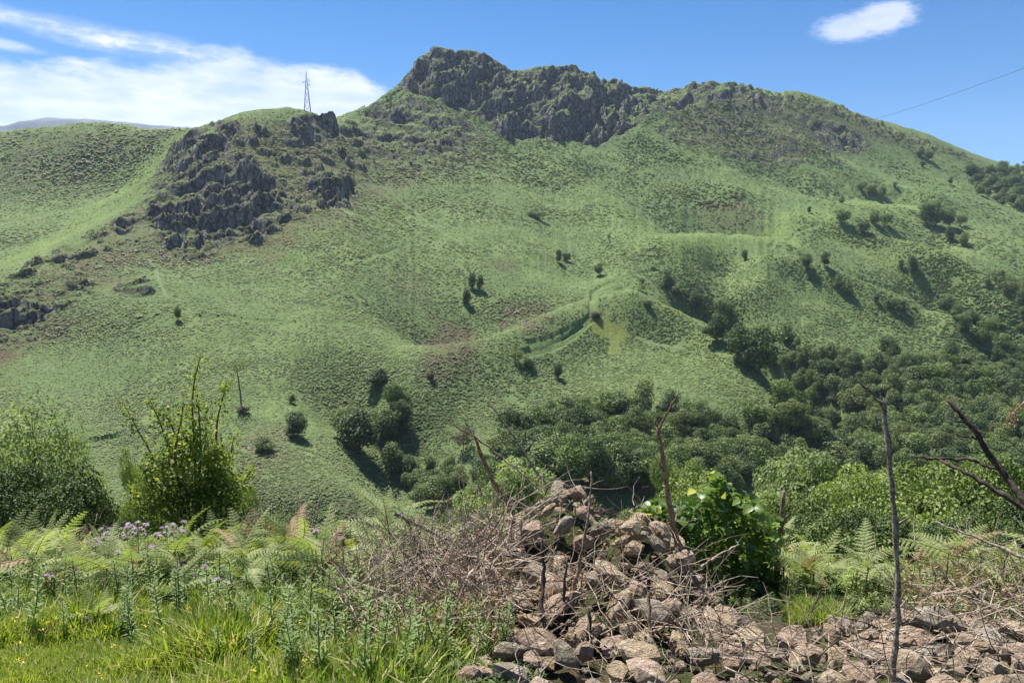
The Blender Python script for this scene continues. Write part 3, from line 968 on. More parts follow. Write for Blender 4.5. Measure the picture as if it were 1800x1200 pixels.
# ---------------------------------------------------------------- leaf materials
def mat_leaf(name, cols, trans=0.45, hue_noise=0.0, rough=0.55, spec=0.25, scale=0.0, tcol=None):
    """cols: two or three albedos mixed at random per plant and by noise over the plant"""
    m = bpy.data.materials.new(name)
    m.use_nodes = True
    w = NT(m.node_tree)
    out = w.n('ShaderNodeOutputMaterial')
    oi = w.n('ShaderNodeObjectInfo')
    geo = w.n('ShaderNodeNewGeometry')
    r = oi.outputs['Random']
    isl = geo.outputs['Random Per Island']
    if scale:
        nz = w.noise(geo.outputs['Position'], scale, 3, 0.6)
        f = w.math('ADD', w.math('MULTIPLY', r, 0.22), w.math('ADD', w.math('MULTIPLY', w.smooth(nz, 0.36, 0.64), 0.53), w.math('MULTIPLY', isl, 0.25)))
    else:
        f = w.math('ADD', w.math('MULTIPLY', r, 0.55), w.math('MULTIPLY', isl, 0.45))
    c = w.mix(w.smooth(f, 0.15, 0.85), cols[0], cols[1])
    if len(cols) > 2:
        c = w.mix(w.smooth(isl, 0.84, 0.93), c, cols[2])
    b = principled(w, c, rough, spec)
    t = w.n('ShaderNodeBsdfTranslucent')
    tc = w.mix(1.0, c, tcol or (1.25, 1.35, 0.6), 'MULTIPLY')
    w.l(tc, t.inputs[0])
    mx = w.n('ShaderNodeMixShader', i_0=trans)
    w.l(b.outputs[0], mx.inputs[1]); w.l(t.outputs[0], mx.inputs[2])
    w.l(mx.outputs[0], out.inputs[0])
    return m


def mat_bark(name, a, b_, scale=30.0, rough=0.85):
    m = bpy.data.materials.new(name)
    m.use_nodes = True
    w = NT(m.node_tree)
    out = w.n('ShaderNodeOutputMaterial')
    P = w.n('ShaderNodeTexCoord').outputs['Object']
    n = w.noise(P, scale, 5, 0.65)
    b = principled(w, w.mix(w.smooth(n, 0.35, 0.65), a, b_), rough, 0.2)
    bp = w.n('ShaderNodeBump', i_0=0.7, i_1=0.3 / scale)
    w.l(n, bp.inputs['Height']); w.l(bp.outputs[0], b.inputs['Normal'])
    w.l(b.outputs[0], out.inputs[0])
    return m


M_BARK = mat_bark("bark", (0.055, 0.045, 0.035), (0.14, 0.12, 0.095), 8.0)
M_TUFT = mat_leaf("hill_bracken", [(0.150, 0.210, 0.078), (0.262, 0.326, 0.134), (0.260, 0.240, 0.120)], 0.48, scale=0.03)
M_TUFT_LUSH_SUNLIT = mat_leaf("hill_grass", [(0.165, 0.225, 0.060), (0.235, 0.300, 0.105)], 0.4, scale=0.05)
M_TUFT_BROWN = mat_leaf("hill_heath", [(0.100, 0.092, 0.052), (0.200, 0.165, 0.105), (0.22, 0.14, 0.09)], 0.25, scale=0.08)
M_TREE = [
 mat_leaf("tree_leaf_dark", [(0.050, 0.082, 0.032), (0.135, 0.185, 0.070)], 0.28, scale=0.25),
 mat_leaf("tree_leaf_mid", [(0.075, 0.115, 0.040), (0.190, 0.248, 0.090)], 0.30, scale=0.25),
 mat_leaf("tree_leaf_olive", [(0.110, 0.145, 0.052), (0.215, 0.250, 0.105)], 0.34, scale=0.25),
 mat_leaf("tree_leaf_fresh", [(0.100, 0.150, 0.042), (0.180, 0.240, 0.080)], 0.32, scale=0.3),
 mat_leaf("tree_leaf_brown", [(0.085, 0.080, 0.042), (0.135, 0.115, 0.062)], 0.2, scale=0.25),
]


def rand_unit(n, rng):
    v = rng.normal(size=(n, 3))
    return v / np.linalg.norm(v, axis=1, keepdims=True)


def leaf_tris(c, nrm, dirn, ln, wd, fold=0.18):
    """diamond leaves: centres c, face normals, long-axis directions, lengths, widths -> verts, tris (2 each)"""
    nrm = nrm / np.linalg.norm(nrm, axis=1, keepdims=True)
    d = dirn - (dirn * nrm).sum(1, keepdims=True) * nrm
    d /= np.linalg.norm(d, axis=1, keepdims=True) + 1e-9
    s = np.cross(nrm, d)
    L = ln[:, None] * 0.5; W = wd[:, None] * 0.5
    a = c - d * L
    b = c + d * L
    r_ = c + s * W + nrm * W * fold
    l_ = c - s * W + nrm * W * fold
    V = np.stack([a, r_, b, l_], 1).reshape(-1, 3)
    i = np.arange(len(c))[:, None] * 4
    F = np.concatenate([i + np.array([[0, 1, 2]]), i + np.array([[0, 2, 3]])], 1).reshape(-1, 3)
    return V, F


def merge(parts):
    """[(V, F, mat index)] of triangles"""
    vs, fs, ms, o = [], [], [], 0
    for V, F, m in parts:
        vs.append(V); fs.append(F + o); ms.append(np.full(len(F), m)); o += len(V)
    return np.concatenate(vs), np.concatenate(fs), np.concatenate(ms)


def tube(path, radii, n=5, cap=True):
    """tapered tube of triangles along a polyline"""
    path = np.asarray(path, float); radii = np.asarray(radii, float)
    m = len(path)
    tan = np.gradient(path, axis=0)
    tan /= np.linalg.norm(tan, axis=1, keepdims=True) + 1e-12
    up = np.array([0.0, 0, 1]) if abs(tan[0, 2]) < 0.9 else np.array([1.0, 0, 0])
    rings = []
    s = np.cross(tan[0], up)
    for k in range(m):
        s = s - tan[k] * (s @ tan[k]); s /= np.linalg.norm(s) + 1e-12
        t2 = np.cross(tan[k], s)
        a = np.arange(n) / n * 2 * np.pi
        rings.append(path[k] + radii[k] * (np.cos(a)[:, None] * s + np.sin(a)[:, None] * t2))
    V = np.concatenate(rings)
    F = []
    for k in range(m - 1):
        for j in range(n):
            a, b = k * n + j, k * n + (j + 1) % n
            F.append((a, b, b + n)); F.append((a, b + n, a + n))
    if cap:
        for base in (0, (m - 1) * n):
            for j in range(1, n - 1):
                F.append((base, base + j, base + j + 1))
    return V, np.array(F)


# ---------------------------------------------------------------- tufts over the hill
def make_tuft(seed, n=10, size=1.0, mat=None):
    r = np.random.default_rng(seed)
    a = r.uniform(0, 2 * np.pi, n)
    out = np.stack([np.cos(a), np.sin(a), np.zeros(n)], 1)
    rad = r.uniform(0.08, 0.48, n)
    hz = r.uniform(0.25, 0.75, n)
    c = out * rad[:, None]; c[:, 2] = hz
    nrm = np.stack([np.cos(a) * 0.7, np.sin(a) * 0.7, np.full(n, 1.25)], 1) + r.normal(0, 0.28, (n, 3))
    d = out + np.array([0, 0, 0.15]) + r.normal(0, 0.3, (n, 3))
    V, F = leaf_tris(c, nrm, d, r.uniform(0.6, 1.0, n), r.uniform(0.34, 0.6, n), -0.25)
    return proto("tuft", mesh_np("tuft", V * size, F, [mat]))


def hill_cover():
    N = 210000
    az = RNG.uniform(-0.66, 0.66, N)
    # candidates evenly over the visible relief: sample by picture row, then find the ground
    u = 900 + np.tan(az) * FPX * 1.0
    R = np.geomspace(120, 1000, 500)
    azg = np.linspace(-0.66, 0.66, 260)
    X = np.sin(azg)[None] * R[:, None]; Yv = np.cos(azg)[None] * R[:, None]
    T = full_h(X.ravel(), Yv.ravel(), rough=True).reshape(X.shape) / R[:, None]
    cm = np.maximum.accumulate(T, 0)
    w = np.diff(cm, axis=0) + np.diff(np.log(R))[:, None] * 0.02
    w[T[1:] < cm[1:] - 0.02] *= 0.1
    cum = np.vstack([np.zeros((1, len(azg))), np.cumsum(w, 0)])
    cum /= cum[-1:]
    for _ in range(3):
        pd = np.pad(cum, ((0, 0), (3, 3)), mode='edge')
        cum = sum(pd[:, i:i + 260] for i in range(7)) / 7
    j = np.clip(((az + 0.66) / 1.32 * 259 + RNG.uniform(-1.2, 1.2, N)).astype(int), 0, 259)
    q = RNG.uniform(0, 1, N)
    rr = np.empty(N)
    for c in range(260):
        m = j == c
        rr[m] = np.interp(q[m], cum[:, c], R)
    x, y = np.sin(az) * rr, np.cos(az) * rr
    h, cr, he, ye, lu, pa = full_h(x, y, True)
    e = 1.2
    gxx = (full_h(x + e, y, rough=True) - full_h(x - e, y, rough=True)) / (2 * e)
    gyy = (full_h(x, y + e, rough=True) - full_h(x, y - e, rough=True)) / (2 * e)
    steep = np.hypot(gxx, gyy)
    keep = (~((cr > 0.3) & (steep > 0.62 + RNG.normal(0, 0.15, N)))) & ~((cr > 0.5) & (RNG.random(N) < 0.45)) & (ye < 0.35) & (RNG.random(N) > pa * 2.0)
    keep &= (vnoise(x / 9, y / 9, 55) * 1.0 + vnoise(x / 3, y / 3, 56) > -0.62) & (fbm(x / 26, y / 18, 57, 3) < 0.34 + 0.5 * RNG.random(N))
    x, y, h, he, lu, rr, cr = (a[keep] for a in (x, y, h, he, lu, rr, cr))
    n = len(x)
    protos = [make_tuft(900 + k, mat=M_TUFT) for k in range(4)] + [make_tuft(910 + k, n=7, mat=M_TUFT_LUSH_SUNLIT) for k in range(2)] + [make_tuft(920 + k, n=8, mat=M_TUFT_BROWN) for k in range(3)]
    idx = RNG.integers(0, 4, n)
    lm = RNG.random(n) < lu * 0.35; idx[lm] = RNG.integers(4, 6, lm.sum())
    hm = RNG.random(n) < he * 0.9; idx[hm] = RNG.integers(6, 9, hm.sum())
    s = RNG.uniform(0.65, 1.25, n) * np.clip(rr / 360, 0.62, 1.6) * (1 - 0.35 * lu)
    big = RNG.random(n) < 0.05 + 0.12 * he
    s[big] *= RNG.uniform(1.2, 1.8, big.sum())
    s *= np.clip(1 + 0.8 * fbm(x / 38, y / 30, 58, 3), 0.6, 1.5)
    S = np.stack([s, s, s * RNG.uniform(0.32, 0.62, n)], 1)
    P = np.stack([x, y, h - 0.14 * s], 1)
    scatter("bracken_cover", P, RNG.uniform(0, 6.28, n), S, protos, idx,
            label="waist-high bracken and scrub covering the whole far slope")


hill_cover()


# ---------------------------------------------------------------- trees
def crown_mesh(seed, kind='round', n=2300, mat=0, leaf=0.06, lobes=9):
    """unit tree: height 1, crown about 0.8 wide; returns V, F"""
    r = np.random.default_rng(seed)
    L = []
    if kind == 'round':
        for k in range(lobes):
            a = r.uniform(0, 2 * np.pi); q = r.uniform(0.05, 0.27); z = r.uniform(0.22, 0.76)
            L.append((q * np.cos(a), q * np.sin(a), z, r.uniform(0.13, 0.23), r.uniform(0.11, 0.18)))
        L.append((0, 0, 0.48, 0.28, 0.34)); L.append((0.02, 0, 0.80, 0.15, 0.14))
    elif kind == 'bush':
        for k in range(lobes):
            a = r.uniform(0, 2 * np.pi); q = r.uniform(0.1, 0.42); z = r.uniform(0.25, 0.7)
            L.append((q * np.cos(a), q * np.sin(a), z, r.uniform(0.17, 0.28), r.uniform(0.15, 0.26)))
        L.append((0, 0, 0.45, 0.35, 0.36))
    elif kind == 'column':
        for k in range(lobes):
            z = 0.12 + 0.78 * k / lobes
            q = 0.13 * math.sin(math.pi * min(1, (z + 0.05))) + 0.05
            L.append((r.normal(0, 0.025), r.normal(0, 0.025), z, q, 0.10))
    elif kind == 'wispy':
        for k in range(lobes):
            a = r.uniform(0, 2 * np.pi); q = r.uniform(0.05, 0.30); z = r.uniform(0.25, 0.9)
            L.append((q * np.cos(a), q * np.sin(a), z, r.uniform(0.10, 0.18), r.uniform(0.08, 0.15)))
    L = np.array(L)
    p = L[:, 3] ** 2; p /= p.sum()
    k = r.choice(len(L), n, p=p)
    d = rand_unit(n, r)
    sh = r.uniform(0.55, 1.04, n) ** 0.6
    c = L[k, :3] + d * np.stack([L[k, 3], L[k, 3], L[k, 4]], 1) * sh[:, None]
    nrm = d + r.normal(0, 0.55, (n, 3)) + np.array([0, 0, 0.25])
    dr = r.normal(0, 1, (n, 3)) + np.array([0, 0, -0.4])
    sz = r.uniform(0.6, 1.35, n) * leaf
    V, F = leaf_tris(c, nrm, dr, sz, sz * r.uniform(0.5, 0.8, n), 0.2)
    return V, F, L


def trunk_tris(L, r, kind):
    parts = []
    top = 0.8 if kind != 'bush' else 0.5
    pth = np.array([[0, 0, -0.06], [0.01, 0, 0.15], [-0.01, 0.01, 0.4], [0.0, 0, top]])
    tk = 0.4 if kind == 'wispy' else 0.8
    V, F = tube(pth, np.array([0.030, 0.024, 0.017, 0.006]) * tk, 6)
    parts.append((V, F, 0))
    for l in L[:6]:
        z0 = max(0.08, l[2] - 0.28)
        V, F = tube([[0, 0, z0], [l[0] * 0.5, l[1] * 0.5, (z0 + l[2]) / 2 - 0.01], [l[0], l[1], l[2]]], np.array([0.012, 0.009, 0.004]) * tk, 4)
        parts.append((V, F, 0))
    return merge(parts)


TREE_PROTO = {}


def tree_proto(kind, mat, var):
    key = (kind, var)
    if key not in TREE_PROTO:
        n = {'round': 3600, 'bush': 2800, 'column': 1400, 'wispy': 1300}[kind]
        seed = sum(ord(ch) for ch in kind) * 7 + var * 5
        V, F, L = crown_mesh(seed, kind, n=n, leaf={'round': 0.048, 'bush': 0.062, 'column': 0.05, 'wispy': 0.048}[kind], lobes=11 if kind != 'column' else 12)
        cm = mesh_np("crown", V, F, [M_TREE[0]])
        tv, tf, tm = trunk_tris(L, None, kind)
        TREE_PROTO[key] = (cm, mesh_np("trunk", tv, tf, [M_BARK], smooth=True))
    return TREE_PROTO[key]


def plant_tree(x, y, z, height, width, kind, mat, var, name, label, cat, group=None, trunk=True):
    cm, tm = tree_proto(kind, mat, var)
    e = bpy.data.objects.new(name, None)
    COL.objects.link(e)
    e.empty_display_size = 0.1
    e.location = (x, y, z)
    wun = {'round': 0.80, 'bush': 1.1, 'column': 0.34, 'wispy': 0.75}[kind]
    sw = width / wun
    e.scale = (sw, sw, height)
    e.rotation_euler = (0, 0, random.uniform(0, 6.28))
    e['label'] = label; e['category'] = cat
    if group: e['group'] = group
    co = add("crown", cm, e)
    co.material_slots[0].link = 'OBJECT'; co.material_slots[0].material = M_TREE[mat]
    if trunk:
        add("trunk", tm, e)
    return e


def ground_z(x, y):
    return float(full_h(np.array([x]), np.array([y]))[0])


# (u, v of the foot, height px, width px, shape, leaf, name, category, label)
T = 'hill_tree'; S = 'hill_shrub'
LONE = [
 (313, 560, 27, 17, 'round', 0, T, 'tree', "small dark tree alone on the left slope below the grey rock patch"),
 (830, 508, 33, 13, 'column', 0, T, 'tree', "left of the two slim dark trees standing side by side at mid slope"),
 (843, 509, 28, 12, 'column', 0, T, 'tree', "right of the two slim dark trees standing side by side at mid slope"),
 (820, 536, 30, 14, 'column', 0, T, 'tree', "slim dark tree standing just below the mid-slope pair"),
 (983, 464, 25, 15, 'round', 0, T, 'tree', "taller of two small trees close together above the mid-slope trio"),
 (996, 462, 18, 14, 'bush', 0, T, 'tree', "shorter bushy tree of the close pair above the mid-slope trio"),
 (1053, 487, 23, 18, 'round', 1, T, 'tree', "small round tree just above the bend of the hillside track"),
 (1070, 432, 18, 9, 'wispy', 0, T, 'tree', "tiny thin tree alone high on the central slope"),
 (1309, 461, 19, 10, 'column', 0, T, 'tree', "thin dark tree leaning on the slope below the bright grassy saddle"),
 (1262, 392, 13, 8, 'wispy', 0, S, 'shrub', "tiny dark shrub inside the brown scrub hollow"),
 (1422, 368, 13, 9, 'round', 0, T, 'tree', "tiny round tree alone on the bright grassy saddle"),
 (1479, 361, 15, 14, 'round', 1, T, 'tree', "smaller upper tree of the two on the saddle edge"),
 (1480, 388, 27, 25, 'round', 1, T, 'tree', "larger round tree with a clear shadow on the saddle edge"),
 (1514, 337, 18, 20, 'bush', 1, T, 'tree', "left end of the row of three bushy trees on the upper meadow"),
 (1531, 343, 22, 24, 'bush', 1, T, 'tree', "middle of the row of three bushy trees on the upper meadow"),
 (1550, 347, 20, 20, 'bush', 1, T, 'tree', "right end of the row of three bushy trees on the upper meadow"),
 (1573, 330, 9, 8, 'round', 1, S, 'shrub', "tiny shrub just above the row of three bushy trees"),
 (1617, 276, 17, 17, 'round', 1, T, 'tree', "topmost tree of the little group high on the right skyline slope"),
 (1632, 284, 17, 17, 'round', 1, T, 'tree', "right tree of the little group high on the right skyline slope"),
 (1623, 293, 11, 11, 'round', 1, S, 'shrub', "lowest shrub of the little group high on the right skyline slope"),
 (1670, 328, 15, 10, 'round', 1, T, 'tree', "small tree with a dark shadow left of the far right woodland"),
 (1708, 312, 23, 32, 'bush', 0, T, 'tree', "dark spreading tree where the far right woodland begins"),
 (1625, 396, 38, 30, 'round', 1, T, 'tree', "left tree of the dense clump on the right meadow"),
 (1645, 400, 46, 40, 'round', 1, T, 'tree', "tall centre tree of the dense clump on the right meadow"),
 (1668, 402, 36, 30, 'round', 1, T, 'tree', "right tree of the dense clump on the right meadow"),
 (1688, 398, 22, 20, 'bush', 2, S, 'shrub', "olive shrub trailing off the right side of the meadow clump"),
 (1518, 408, 24, 20, 'bush', 0, T, 'tree', "left shrubby tree of the bank below the saddle"),
 (1537, 398, 26, 24, 'bush', 1, T, 'tree', "middle shrubby tree of the bank below the saddle"),
 (1556, 400, 24, 22, 'bush', 1, T, 'tree', "right shrubby tree of the bank below the saddle"),
 (1668, 426, 24, 22, 'round', 0, T, 'tree', "dark tree just below the meadow clump"),
 (1692, 436, 24, 22, 'round', 1, T, 'tree', "round tree with a black shadow below the meadow clump"),
 (1584, 474, 18, 11, 'round', 1, T, 'tree', "smaller left tree of the pair in the open yellowish field"),
 (1603, 482, 32, 26, 'round', 0, T, 'tree', "larger right tree of the pair in the open yellowish field"),
 (1418, 476, 30, 22, 'round', 1, T, 'tree', "left tree of the two above the crest of the rounded green spur"),
 (1449, 469, 28, 20, 'round', 0, T, 'tree', "dark right tree of the two above the crest of the rounded green spur"),
 (1473, 508, 28, 20, 'round', 1, T, 'tree', "upper tree of two growing on the spur's sharp crest"),
 (1491, 519, 24, 20, 'bush', 0, T, 'tree', "lower tree of two growing on the spur's sharp crest"),
 (1540, 530, 16, 9, 'column', 0, S, 'shrub', "small upright shrub behind the spur crest"),
 (1566, 542, 22, 20, 'bush', 1, S, 'shrub', "left bush of the dark pair behind the spur crest"),
 (1583, 545, 22, 22, 'bush', 0, S, 'shrub', "right bush of the dark pair behind the spur crest"),
 (1561, 616, 30, 36, 'round', 1, T, 'tree', "round tree alone on the front face of the right spur"),
 (1174, 520, 42, 24, 'round', 0, T, 'tree', "tall dark tree at the head of the gully"),
 (1190, 526, 26, 36, 'bush', 0, T, 'tree', "low wide dark tree beside the tall one at the gully head"),
 (1128, 518, 24, 18, 'wispy', 1, S, 'shrub', "thin shrub left of the gully head"),
 (1138, 543, 14, 18, 'bush', 0, S, 'shrub', "low dark shrub under the thin one left of the gully head"),
 (1222, 550, 36, 30, 'round', 0, T, 'tree', "dark tree right of the gully head above a black shadow"),
 (1272, 572, 50, 44, 'round', 1, T, 'tree', "large green tree at the top of the gully trees"),
 (1258, 608, 52, 46, 'round', 0, T, 'tree', "dark leaning tree at the left edge of the gully"),
 (1296, 640, 72, 58, 'round', 0, T, 'tree', "tall dark tree half way down the gully edge"),
 (1335, 662, 92, 78, 'round', 0, T, 'tree', "largest dark tree of the gully casting the deep shadow"),
 (910, 636, 34, 26, 'wispy', 2, S, 'shrub', "pale feathery shrub where the track leaves the lower slope"),
 (930, 645, 22, 28, 'bush', 0, S, 'shrub', "dark grey shrub beside the pale feathery one on the lower slope"),
 (982, 660, 29, 19, 'round', 0, T, 'tree', "small round tree with a crisp shadow on the lower central slope"),
 (757, 662, 14, 18, 'bush', 4, S, 'shrub', "small brown shrub on the dry patch above the dark thicket"),
 (1048, 560, 14, 26, 'bush', 4, S, 'shrub', "brownish scrub at the top of the yellow grass patch"),
 (942, 382, 14, 34, 'bush', 0, S, 'shrub', "dark low scrub patch high on the central slope"),
 (663, 676, 34, 50, 'round', 0, T, 'tree', "topmost grey-green tree of the thicket on the lower left slope"),
 (690, 712, 48, 50, 'round', 1, T, 'tree', "upper right tree of the thicket on the lower left slope"),
 (708, 745, 50, 40, 'round', 0, T, 'tree', "dark right-hand tree of the thicket above a black shadow"),
 (612, 752, 48, 58, 'bush', 2, T, 'tree', "olive tree on the upper left of the thicket"),
 (632, 796, 90, 95, 'round', 0, T, 'tree', "broadest and darkest tree of the thicket on the lower left slope"),
 (680, 770, 60, 60, 'round', 1, T, 'tree', "green tree in the middle of the thicket"),
 (690, 828, 58, 60, 'round', 1, T, 'tree', "lowest tree of the thicket on the lower left slope"),
 (513, 706, 17, 16, 'bush', 0, S, 'shrub', "small dark shrub above the round bush left of the thicket"),
 (525, 768, 50, 50, 'round', 0, T, 'tree', "round dark bush-like tree left of the thicket"),
 (815, 792, 50, 46, 'wispy', 4, T, 'tree', "bare brown-twigged tree at the left end of the valley wood"),
 (462, 792, 30, 48, 'bush', 2, S, 'shrub', "yellow-green broom shrub on the lower left slope"),
 (428, 722, 12, 30, 'bush', 4, S, 'shrub', "low dark scrub at the foot of the thin sapling"),
 (972, 740, 44, 34, 'round', 0, T, 'tree', "dark pointed tree standing out above the valley wood"),
 (950, 800, 50, 40, 'round', 0, T, 'tree', "dark tree at the left edge of the valley wood"),
 (905, 806, 40, 46, 'bush', 0, T, 'tree', "spreading dark tree at the left end of the valley wood"),
]


def plant_lone():
    L = np.array([[a[0], a[1]] for a in LONE], float)
    x, y, z, ok = hit(L[:, 0], L[:, 1], n=900)
    z = full_h(x, y)
    for k, (u, v, hp, wp, kind, mat, nm, cat, lab) in enumerate(LONE):
        Y = y[k]
        plant_tree(x[k], Y, z[k] - 0.02 * hp * Y / FPX, hp * Y / FPX * 1.08, wp * Y / FPX * 1.05, kind, mat, k % 3, nm, lab, cat)
    # the thin sapling with a tuft on top
    x, y, z, ok = hit([424], [712]); h = 76 * y[0] / FPX
    e = bpy.data.objects.new("sapling", None); COL.objects.link(e)
    e.location = (x[0], y[0], ground_z(x[0], y[0])); e['label'] = "tall bare-stemmed sapling with a small leafy tuft on the left slope"; e['category'] = 'tree'
    V, F = tube([[0, 0, 0], [-0.1, 0, h * 0.35], [-0.5, 0, h * 0.7], [-1.0, 0, h]], [0.26, 0.22, 0.16, 0.08], 6)
    add("trunk", mesh_np("trunk", V, F, [M_BARK], True), e)
    r = np.random.default_rng(4)
    c = np.concatenate([r.normal([-1.0, 0, h * 0.93], [1.7, 1.5, 0.5], (260, 3)), r.normal([-0.3, 0, h * 1.05], [2.2, 1.5, 0.35], (160, 3))])
    V, F = leaf_tris(c, r.normal(0, 1, (420, 3)) + [0, 0, .6], r.normal(0, 1, (420, 3)), r.uniform(.3, .7, 420), r.uniform(.2, .4, 420))
    add("crown", mesh_np("crown", V, F, [M_TREE[2]]), e)


plant_lone()

# woods: (outline on the ground, tree spacing m, height range, leaf mix, label, group)
WOODS = [
 ([(870, 800), (905, 765), (985, 735), (1060, 728), (1130, 735), (1250, 742), (1340, 752), (1400, 735), (1420, 700), (1360, 660), (1340, 640), (1400, 640), (1450, 650), (1470, 660), (1420, 760), (1400, 860), (1200, 872), (1000, 880), (860, 870)],
  6.0, (8, 13), "rounded broadleaf tree packed among others in the wood on the valley floor", "trees of the wood on the valley floor"),
 ([(1380, 600), (1420, 625), (1500, 640), (1600, 635), (1690, 640), (1760, 650), (1960, 660), (1960, 870), (1700, 860), (1400, 860), (1440, 740), (1420, 690), (1400, 660)],
  6.6, (8, 13), "broadleaf tree in the continuous wood below the rounded green spur", "trees of the wood below the rounded spur"),
 ([(1650, 545), (1690, 545), (1740, 585), (1790, 560), (1760, 520), (1735, 505), (1800, 505), (1960, 520), (1960, 660), (1760, 650), (1710, 610), (1660, 575)],
  9.0, (7, 12), "tree in the wood filling the hollow behind the rounded green spur", "trees of the hollow behind the spur"),
 ([(1700, 325), (1745, 303), (1830, 300), (1960, 300), (1960, 385), (1800, 372), (1730, 352)],
  12.0, (9, 15), "tree of the woodland clothing the far slope by the right skyline", "trees of the far woodland by the skyline"),
 ([(700, 830), (790, 820), (860, 820), (870, 880), (760, 885), (700, 868)],
  6.0, (5, 8), "bushy tree between the thicket and the valley wood, seen over the ferns", "bushy trees between thicket and valley wood"),
]


WOOD_PLACE = [
 [(930, 'at the left end of the valley wood'), (1000, 'in the valley wood left of the mound'), (1080, 'in the valley wood above the mound'), (1150, 'in valley wood left of the reddish stem'),
  (1210, 'in valley wood behind the reddish stem'), (1290, 'in valley wood above the bramble'), (1370, 'in the valley wood where the gully opens'), (9999, 'in the valley wood at the foot of the gully')],
 [(1440, 'in right wood beside the gully mouth'), (1520, 'in the wood left of the tall dead stem'), (1580, 'in the wood behind the tall dead stem'), (1650, 'in the wood right of the tall dead stem'),
  (1720, 'in the wood behind the forked dead branch'), (9999, 'in the wood toward the right edge')],
 [(1690, 'at the top of the hollow behind the spur'), (1750, 'in the middle of the hollow behind the spur'), (9999, 'in the hollow at the right edge')],
 [(1770, 'at the near end of the far skyline wood'), (9999, 'in the far skyline wood at the edge')],
 [(780, 'below the dark thicket, seen over the tall fern'), (9999, 'between dark thicket and valley wood')],
]


def wood_label(wi, u, v, mat, h):
    tone = ('dark green', 'mid green', 'olive green', 'bright green')[mat]
    size = 'tall' if h > 10.8 else 'low' if h < 8.4 else 'medium-sized'
    row = ('in the upper rows' if v < 690 else 'in the lower rows') if wi in (0, 1) else ''
    for lim, txt in WOOD_PLACE[wi]:
        if u < lim:
            break
    if wi == 0:
        row = 'upper fringe' if v < 745 else 'middle rows' if v < 800 else 'lowest rows'
    elif wi == 1:
        row = 'upper fringe' if v < 670 else 'middle rows' if v < 750 else 'lowest rows'
    return ('%s %s tree %s' % (size, tone, txt)) + (', ' + row if row else '')


def plant_woods():
    count = 0
    extra = []
    for wi, (poly, sp, (h0, h1), lab, grp) in enumerate(WOODS):
        zn = Zone(poly)
        lo, hi = zn.p.min(0), zn.p.max(0)
        r = np.random.default_rng(300 + wi)
        nc = int((hi[0] - lo[0]) * (hi[1] - lo[1]) / (sp * sp) * 6)
        c = np.stack([r.uniform(lo[0], hi[0], nc), r.uniform(lo[1], hi[1], nc)], 1)
        c = c[zn.sd(c[:, 0], c[:, 1]) > 0]
        cellsz = sp
        seen = {}
        keep = []
        for p in c:
            k = (int(p[0] // cellsz), int(p[1] // cellsz))
            good = True
            for a in (-1, 0, 1):
                for b in (-1, 0, 1):
                    for q in seen.get((k[0] + a, k[1] + b), ()):
                        if (p[0] - q[0]) ** 2 + (p[1] - q[1]) ** 2 < (sp * 0.72) ** 2:
                            good = False
            if good:
                seen.setdefault(k, []).append(p); keep.append(p)
        keep = np.array(keep)
        z = full_h(keep[:, 0], keep[:, 1])
        pu, pv = proj(keep[:, 0], keep[:, 1], z)
        m = (pu > -60) & (pu < 1870)
        keep, z, pu, pv = keep[m], z[m], pu[m], pv[m]
        order = np.argsort(keep[:, 1])
        for n_, i in enumerate(order):
            x, y = keep[i]
            h = r.uniform(h0 - 1.0, h1 + 1.0) * (1 + 0.35 * vnoise(np.array([x / 25]), np.array([y / 25]), 61)[0])
            wd = h * r.uniform(0.72, 1.05)
            mat = int(r.choice([0, 1, 2, 3], p=[0.30, 0.36, 0.22, 0.12]))
            kind = 'round' if r.random() < 0.8 else 'bush'
            extra.append((-h / y, x, y, z[i], h, wd, kind, mat, int(r.integers(0, 3)), wood_label(wi, float(pu[i]), float(pv[i]), mat, h), grp))
    extra.sort(key=lambda t: t[0])
    print("wood trees", len(extra))
    for t in extra[:290]:
        _, x, y, z, h, wd, kind, mat, var, lab, grp = t
        plant_tree(x, y, z - 0.03 * h, h, wd, kind, mat, var, "wood_tree", lab, "tree", grp, trunk=False if h / y * FPX < 18 else True)
    rest = extra[290:]
    if rest:
        prs, key = [], {}
        P, S, I = [], [], []
        for _, x, y, z, h, wd, kind, mat, var, lab, grp in rest:
            kk = (kind, mat, var)
            if kk not in key:
                key[kk] = len(prs)
                mc = tree_proto(*kk)[0].copy(); mc.materials[0] = M_TREE[mat]
                prs.append(proto("tree_source", mc))
            sw = wd / {'round': 0.80, 'bush': 1.1}[kind]
            P.append((x, y, z - 0.03 * h)); S.append((sw, sw, h)); I.append(key[kk])
        scatter("woodland", np.array(P), RNG.uniform(0, 6.28, len(P)), np.array(S), prs, np.array(I), label="smallest and farthest trees of the woods, merging into one canopy")


plant_woods()

# ================================================================ the near ground: plants, rubble, dead wood
def near_full(x, y):
    return full_h(x, y)


def gz(x, y):
    return float(full_h(np.array([float(x)]), np.array([float(y)]))[0])


def empty(name, loc, label=None, cat=None, group=None, rz=0.0):
    e = bpy.data.objects.new(name, None)
    COL.objects.link(e)
    e.empty_display_size = 0.1
    e.location = loc
    e.rotation_euler = (0, 0, rz)
    if label: e['label'] = label
    if cat: e['category'] = cat
    if group: e['group'] = group
    return e


